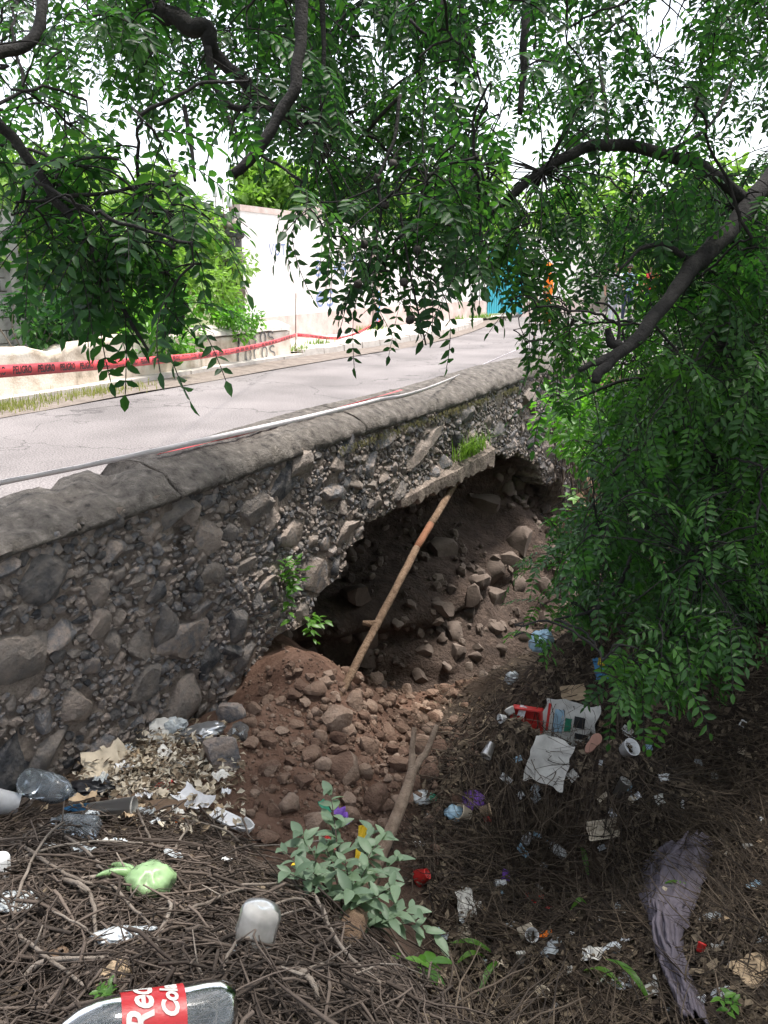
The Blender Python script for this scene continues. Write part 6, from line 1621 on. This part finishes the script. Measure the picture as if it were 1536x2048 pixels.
brB = [trunkB, bp([(240,-140,2.95,.042),(300,0,3.0,.038),(355,40,3.0,.034),(410,60,3.0,.033),(430,110,3.05,.026),(490,165,3.1,.023),(560,225,3.15,.019),(640,255,3.2,.012),(700,300,3.2,.007)]),
 bp([(415,95,3.0,.016),(430,170,3.0,.013),(465,213,3.0,.012),(540,218,3.02,.010),(610,222,3.05,.006)]), bp([(430,170,3.0,.008),(455,230,2.95,.006),(490,300,2.9,.004)]),
 bp([(640,-120,2.5,.026),(605,0,2.5,.022),(600,90,2.5,.019),(588,175,2.5,.019),(545,255,2.5,.018),(505,315,2.5,.017),(466,352,2.5,.016)]), bp([(640,-30,2.9,.012),(648,80,2.9,.009),(642,235,2.9,.006)]),
 bp([(368,210,2.6,.008),(380,280,2.6,.007),(390,362,2.6,.005)]), bp([(-110,130,1.9,.02),(0,250,2.0,.015),(60,320,2.05,.013),(110,395,2.08,.012),(160,460,2.1,.011),(205,545,2.12,.009),(255,635,2.15,.006),(300,705,2.18,.004)]),
 bp([(205,545,2.12,.006),(250,560,2.15,.004),(330,545,2.2,.003)]), bp([(110,395,2.08,.006),(220,385,2.12,.005),(330,370,2.2,.004),(420,440,2.3,.003)]), bp([(-80,150,2.6,.026),(0,105,2.7,.022),(70,75,2.8,.02),(85,-30,2.9,.02),(60,-150,2.9,.02)]),
 bp([(800,190,2.7,.007),(788,280,2.7,.006),(757,360,2.7,.006),(762,430,2.7,.005),(735,545,2.7,.003)]), bp([(788,300,2.75,.006),(800,420,2.75,.005),(825,570,2.75,.004),(852,690,2.75,.003)]), bp([(700,300,3.2,.006),(745,250,3.0,.008),(800,190,2.7,.007)]), bp([(820,40,3.0,.008),(860,70,3.0,.006),(885,0,3.0,.008),(900,-60,3.0,.01)]), bp([(757,372,2.7,.004),(690,400,2.7,.003),(640,405,2.75,.002)])]
gC = dep(1480, 1180, 4.6); zC = hz(gC[0], gC[1])
brC = [[((gC[0], gC[1], zC - .1), .06), (tuple(dep(1490, 1120, 4.6)), .05), (tuple(dep(1450, 980, 4.5)), .04), (tuple(dep(1400, 850, 4.4)), .028), (tuple(dep(1330, 760, 4.3)), .014)], brA.pop(-1), brA.pop(-1), brA.pop(-1), brA.pop(-1)]
brC = [brC[0]] + [bp([(1450,980,4.5,.03),(1380,990,4.2,.02),(1290,1060,3.9,.014),(1220,1200,3.7,.009),(1110,1240,3.6,.005)]), bp([(1450,980,4.5,.03),(1430,1100,3.9,.012),(1360,1300,3.6,.008)]), bp([(1400,850,4.4,.02),(1300,880,4.0,.012),(1210,960,3.8,.007)]), bp([(1330,760,4.3,.012),(1250,760,4.0,.009),(1150,800,3.8,.005)])]
build_tree('bank_tree', 'mid green tree drooping over the right bank below the dark limb', brC, tipsC, M['leafmid'], (gC[0], gC[1], zC))
build_tree('overhanging_tree', 'dark tree with its trunk on the right bank and limbs over the parapet end', brA, tipsA, M['leaf'], A0[0][0])
tB = build_tree('canopy_tree', 'tree whose leafy branches hang overhead across the road view', brB, tipsB, M['leaf'], (.9, -2.3, 0))
# round seed pods on the hanging twig
vv, ff = lathe([(0, -.016), (.008, -.014), (.0145, -.005), (.0155, .003), (.011, .012), (.004, .017), (.0025, .022), (0, .022)], 12); pm = mesh('seed_pod', vv, ff, M['fruit'])
for (u, v) in [(786, 328), (755, 358), (728, 489), (716, 568), (835, 500), (770, 410), (808, 565), (820, 640)]:
    o = obj('seed_pod', pm, tB, Vector(dep(u, v, 2.7)) - Vector((.9, -2.3, 0))); o.rotation_euler = (random.uniform(-1, 1), random.uniform(-1, 1), 0)

# ---- lower bright green shrub between wall end and big tree
def leafcloud(name, label, c, rx, n, lm, trunkpts, ls=(.05, .09), cat='tree', clumps=16, spread=.38, wr=.3, zs=1.0, grp=None):
    root = empty(name, (c[0], c[1], trunkpts[0][2])); tag(root, label, cat, grp); inv = Matrix.Translation((-c[0], -c[1], -trunkpts[0][2]))
    mb = MB(); C_ = []
    for _ in range(clumps):
        q = Vector((random.gauss(0, 1), random.gauss(0, 1), random.gauss(0, 1))).normalized() * random.uniform(.35, 1) ** .5; C_.append(Vector(c) + Vector((q.x * rx, q.y * rx, q.z * rx * zs * .9)))
    mb.tube([p[:3] for p in smooth_path(trunkpts, 4)], [.07 * rx / 1.5 * (1 - .07 * i) for i in range(len(smooth_path(trunkpts, 4)))], 7)
    e = Vector(trunkpts[-1])
    for q in C_: mb.tube([e, e.lerp(q, .5) + Vector((0, 0, .1)), q], [.022 * rx, .014 * rx, .005 * rx], 5, False)
    o = mb.build('trunk', M['bark']); o.parent = root; o.matrix_parent_inverse = inv
    pick = rng.integers(0, len(C_), n); CA = np.array([tuple(q) for q in C_])
    off = rng.normal(0, 1, (n, 3)); off /= np.linalg.norm(off, axis=1, keepdims=True); off *= (rng.uniform(0.2, 1, (n, 1)) ** .6) * rx * spread * 1.3
    P = CA[pick] + off * np.array([1, 1, .75]); P[:, 2] = np.maximum(P[:, 2], trunkpts[0][2] + .05)
    D = off / rx + rng.normal(0, .35, (n, 3)) + np.array([0, 0, -.25]); D /= np.linalg.norm(D, axis=1, keepdims=True)
    N = rng.normal(0, .5, (n, 3)) + np.array([0, 0, 1.0]); N -= D * (N * D).sum(1, keepdims=True); N /= np.linalg.norm(N, axis=1, keepdims=True)
    L_ = rng.uniform(ls[0], ls[1], n); v, f = leaflet_arrays(P, D, N, L_, L_ * wr)
    o = obj('crown', bigmesh('crown', v, f, lm)); o.parent = root; o.matrix_parent_inverse = inv; o['kind'] = 'stuff'
    return root
def cl(u, v, d, rx, n, name, label, lm, z0=0.0, **k):
    c = dep(u, v, d); return leafcloud(name, label, tuple(c), rx, n, lm, [(c[0], c[1], z0), (c[0] + .05, c[1], (z0 + c[2]) / 2), (c[0], c[1] + .05, c[2] - .2 * rx)], **k)
cl(1330, 760, 7.0, .95, 5200, 'green_shrub', 'bright green leafy shrub at the end of the parapet', M['leafb'], z0=-.9, cat='shrub', ls=(.05, .085))
cl(1450, 900, 6.2, .9, 4200, 'green_shrub', 'bright green shrub on the bank behind the dark trunk', M['leafb'], z0=-.6, cat='shrub', ls=(.05, .085))
cl(1400, 1120, 5.3, .7, 3200, 'green_shrub', 'dark green shrub low on the right bank', M['leaf'], z0=-1.2, cat='shrub', ls=(.05, .08))
# ---- background vegetation
cl(50, 460, 13.5, 1.3, 6500, 'garden_tree', 'pale green feathery tree in front of the block wall column', M['leafbg'], ls=(.10, .2), wr=.18)
cl(240, 545, 12.8, 1.0, 5000, 'garden_tree', 'pale green bushy tree behind the low cream wall', M['leafbg'], ls=(.08, .16), wr=.2)
cl(345, 525, 13.5, 1.05, 5500, 'garden_tree', 'yellow green tree beside the stone pillar', M['leafbg'], ls=(.09, .17), wr=.25)
cl(170, 420, 20, 1.7, 5500, 'garden_tree', 'tall pale tree behind the block wall', M['leafbg'], ls=(.15, .26), wr=.25)
cl(350, 425, 19, 1.2, 4000, 'garden_tree', 'light green tree rising behind the yellow green one', M['leafbg'], ls=(.15, .26), wr=.25)
cl(545, 400, 30, 1.7, 6000, 'distant_tree', 'distant green tree rising over the white wall end', M['leafbg'], ls=(.2, .35), wr=.35)
cl(720, 450, 27, 1.5, 5200, 'distant_tree', 'distant tree behind the middle of the white wall', M['leafbg'], ls=(.2, .35), wr=.35)
cl(900, 440, 36, 2.8, 4800, 'distant_tree', 'distant tree behind the cream wall', M['leafbg'], ls=(.25, .4), wr=.35)
cl(-90, 450, 15, 1.5, 4000, 'garden_tree', 'pale tree at the edge of the garden', M['leafbg'], ls=(.12, .22), wr=.25)
cl(1400, 500, 30, 3.0, 5000, 'distant_tree', 'distant tree right of the road end', M['leafbg'], ls=(.25, .4), wr=.35)
cl(1180, 470, 44, 3.2, 4200, 'distant_tree', 'distant tree at the end of the road', M['leafbg'], ls=(.3, .5), wr=.35)
cl(470, 645, 12.9, .36, 1100, 'pillar_weed', 'small green bush at the foot of the stone pillar', M['leafb'], cat='shrub', ls=(.05, .1), wr=.3)
cl(330, 640, 11.6, .6, 1800, 'wall_bush', 'dark green bush just behind the low cream wall', M['leafb'], cat='shrub', ls=(.06, .12), wr=.3)
cl(100, 640, 10.6, .55, 1500, 'wall_bush', 'small dark bush behind the worn wall top', M['leaf'], cat='shrub', ls=(.06, .12), wr=.3)
# far hedge line that closes the horizon
VV = []; n_ = 16000
ang = rng.uniform(rad(50), rad(152), n_); rr = rng.uniform(62, 80, n_)
hgt = (2.6 + 1.6 * fract(ang * 8, ang * 0, 41, 4, 3.0)) * rng.uniform(0, 1, n_) ** .6
P = np.stack([np.cos(ang) * rr, np.sin(ang) * rr, np.maximum(hgt, 0)], 1)
D = rng.normal(0, 1, (n_, 3)); D /= np.linalg.norm(D, axis=1, keepdims=True); N = rng.normal(0, 1, (n_, 3)); N -= D * (N * D).sum(1, keepdims=True); N /= np.linalg.norm(N, axis=1, keepdims=True)
L_ = rng.uniform(.6, 1.1, n_); v, f = leaflet_arrays(P, D, N, L_, L_ * .4)
stuff(tag(obj('far_trees', bigmesh('far_trees', v, f, M['leafbg'])), 'far line of trees closing the horizon', 'trees'))
# bare stems in the garden at left
bb = empty('bare_bush'); tag(bb, 'leafless pale stems arching over the worn wall top', 'bare bush')
for i in range(9):
    p = Vector(onx(10 + i * 12, 690, -9.3)); p.z = .1; mb = MB(); pts = curve3(p, (random.gauss(0, .4), random.gauss(-.1, .5), 1), random.uniform(.7, 1.3), .2, 6); mb.tube([q[:3] for q in smooth_path(pts, 3)], [.014 - .0006 * j for j in range(19)], 5); mb.build('stem', M['stick'], bb)

# ================================================================ SMALL PLANTS
def ellipse_leaf(L_, W_, mt, name='leaf', curl=.25):
    v = []; f = []
    for i in range(7):
        t = i / 6; w_ = W_ * math.sin(math.pi * (.06 + .9 * t) ** .85); z = -curl * L_ * t * t
        v += [(L_ * t, -w_, z + w_ * .35), (L_ * t, 0, z), (L_ * t, w_, z + w_ * .35)]
        if i: k = 3 * i; f += [(k - 3, k - 2, k + 1, k), (k - 2, k - 1, k + 2, k + 1)]
    return mesh(name, v, f, mt)
def plant(name, label, base, stems, lm, L_, W_, cat='plant', per=9, whorl=True, stemm='twig', seed=0):
    """stems: end points in world; leaves along the outer half"""
    root = empty(name, tuple(base)); tag(root, label, cat); inv = Matrix.Translation(-Vector(base)); me = [ellipse_leaf(L_ * k, W_ * k, lm) for k in (1, .8, .65)]
    for e in stems:
        b = Vector(base) + Vector((random.gauss(0, .02), random.gauss(0, .02), 0)); e = Vector(e); mid = b.lerp(e, .5) + Vector((0, 0, .25 * (e - b).length * random.uniform(.3, .8)))
        P = [Vector(q) for q in smooth_path([b, mid, e], 8)]; mb = MB(); mb.tube(P, [.0045 - .0002 * i for i in range(len(P))], 5); o = mb.build('stem', M[stemm]); o.parent = root; o.matrix_parent_inverse = inv
        for k in range(per):
            t = .30 + .70 * (k + 1) / per; i = min(int(t * (len(P) - 1)), len(P) - 2); q = P[i].lerp(P[i + 1], t * (len(P) - 1) - i); a = k * 2.4 + random.uniform(-.4, .4)
            td = (P[i + 1] - P[i]).normalized(); o = obj('leaf', me[random.randrange(3)]); o.parent = root; o.matrix_parent_inverse = inv
            d = (Vector((math.cos(a), math.sin(a), random.uniform(.0, .5))) + td * .5).normalized(); y = Vector((0, 0, 1)).cross(d).normalized(); z = d.cross(y)
            o.matrix_basis = Matrix.Translation(q) @ (Matrix((d, y, z)).transposed() @ Matrix.Rotation(random.uniform(-.5, .5), 3, 'X')).to_4x4()
    return root
random.seed(77)
pb = G(700, 1860)
plant('leafy_plant', 'grey green leafy plant growing in the middle of the gully', pb, [dep(u, v, d) for u, v, d in [(565,1700,2.55),(600,1665,2.65),(660,1580,2.8),(650,1690,2.6),(745,1655,2.8),(770,1665,2.75),(800,1710,2.7),(690,1720,2.5),(735,1730,2.55),(620,1740,2.45),(790,1770,2.55),(830,1820,2.5),(870,1870,2.5),(780,1840,2.45),(700,1780,2.4),(575,1745,2.4),(760,1790,2.4),(660,1640,2.7)]], M['leafgrey'], .078, .017, per=11, stemm='twig')
pb = G(845, 2010)
plant('seedling', 'yellow green broad leaved seedling at the bottom of the gully', pb, [dep(u, v, d) for u, v, d in [(845,1985,2.6),(870,2000,2.6),(860,2030,2.5),(770,1950,2.5),(830,2040,2.5)]], M['leafb'], .085, .022, per=4)
pb = G(212, 2010)
plant('seedling', 'tiny bright green sprout beside the rotten log', pb, [dep(u, v, d) for u, v, d in [(200,1990,1.5),(225,1985,1.5),(215,2000,1.48)]], M['leafb'], .022, .006, per=8)
pb = G(1455, 2020)
plant('seedling', 'small green sprout at the lower right bank', pb, [dep(u, v, d) for u, v, d in [(1440,2000,2.45),(1465,2010,2.45),(1455,2025,2.42)]], M['leafb'], .04, .01, per=6)
# vine on the wall and grass over the slab
wb = Vector(onx(565, 1180, -2.97))
plant('wall_vine', 'small bright green vine growing out of the stone wall', wb, [Vector(onx(u, v, -2.88)) for u, v in [(575,1120),(600,1115),(620,1135),(590,1180),(580,1240),(570,1150),(610,1160)]], M['leafb'], .075, .02, per=8, stemm='grassy' if 'grassy' in M else 'twig')
wb = Vector(onx(610, 1235, -2.97))
plant('wall_vine', 'bright green sprig hanging at the left edge of the cavity', wb, [Vector(onx(u, v, -2.85)) for u, v in [(640,1250),(625,1265),(655,1245),(630,1285)]], M['leafb'], .075, .018, per=7)
g = blades(140, lambda: (random.uniform(-3.0, -2.9), random.gauss(6.95, .2), -.2), M['grassg'], 'slab_grass', (.12, .3), .008, 1.2)
stuff(tag(g, 'tuft of green grass growing on the broken slab', 'grass'))
wb = Vector(onx(1140, 1045, -2.6))
plant('bank_weed', 'pale green broad leaf weed on the bank by the wall end', wb, [dep(u, v, 8.2) for u, v in [(1135,1000),(1125,1020),(1150,1010)]], M['leafb'], .14, .035, per=4)
wb = Vector(dep(1150, 925, 8.8))
plant('bank_weed', 'pale weed rooted at the broken wall end', wb, [dep(u, v, 8.6) for u, v in [(1150,900),(1140,915),(1165,905)]], M['leafb'], .11, .025, per=5)
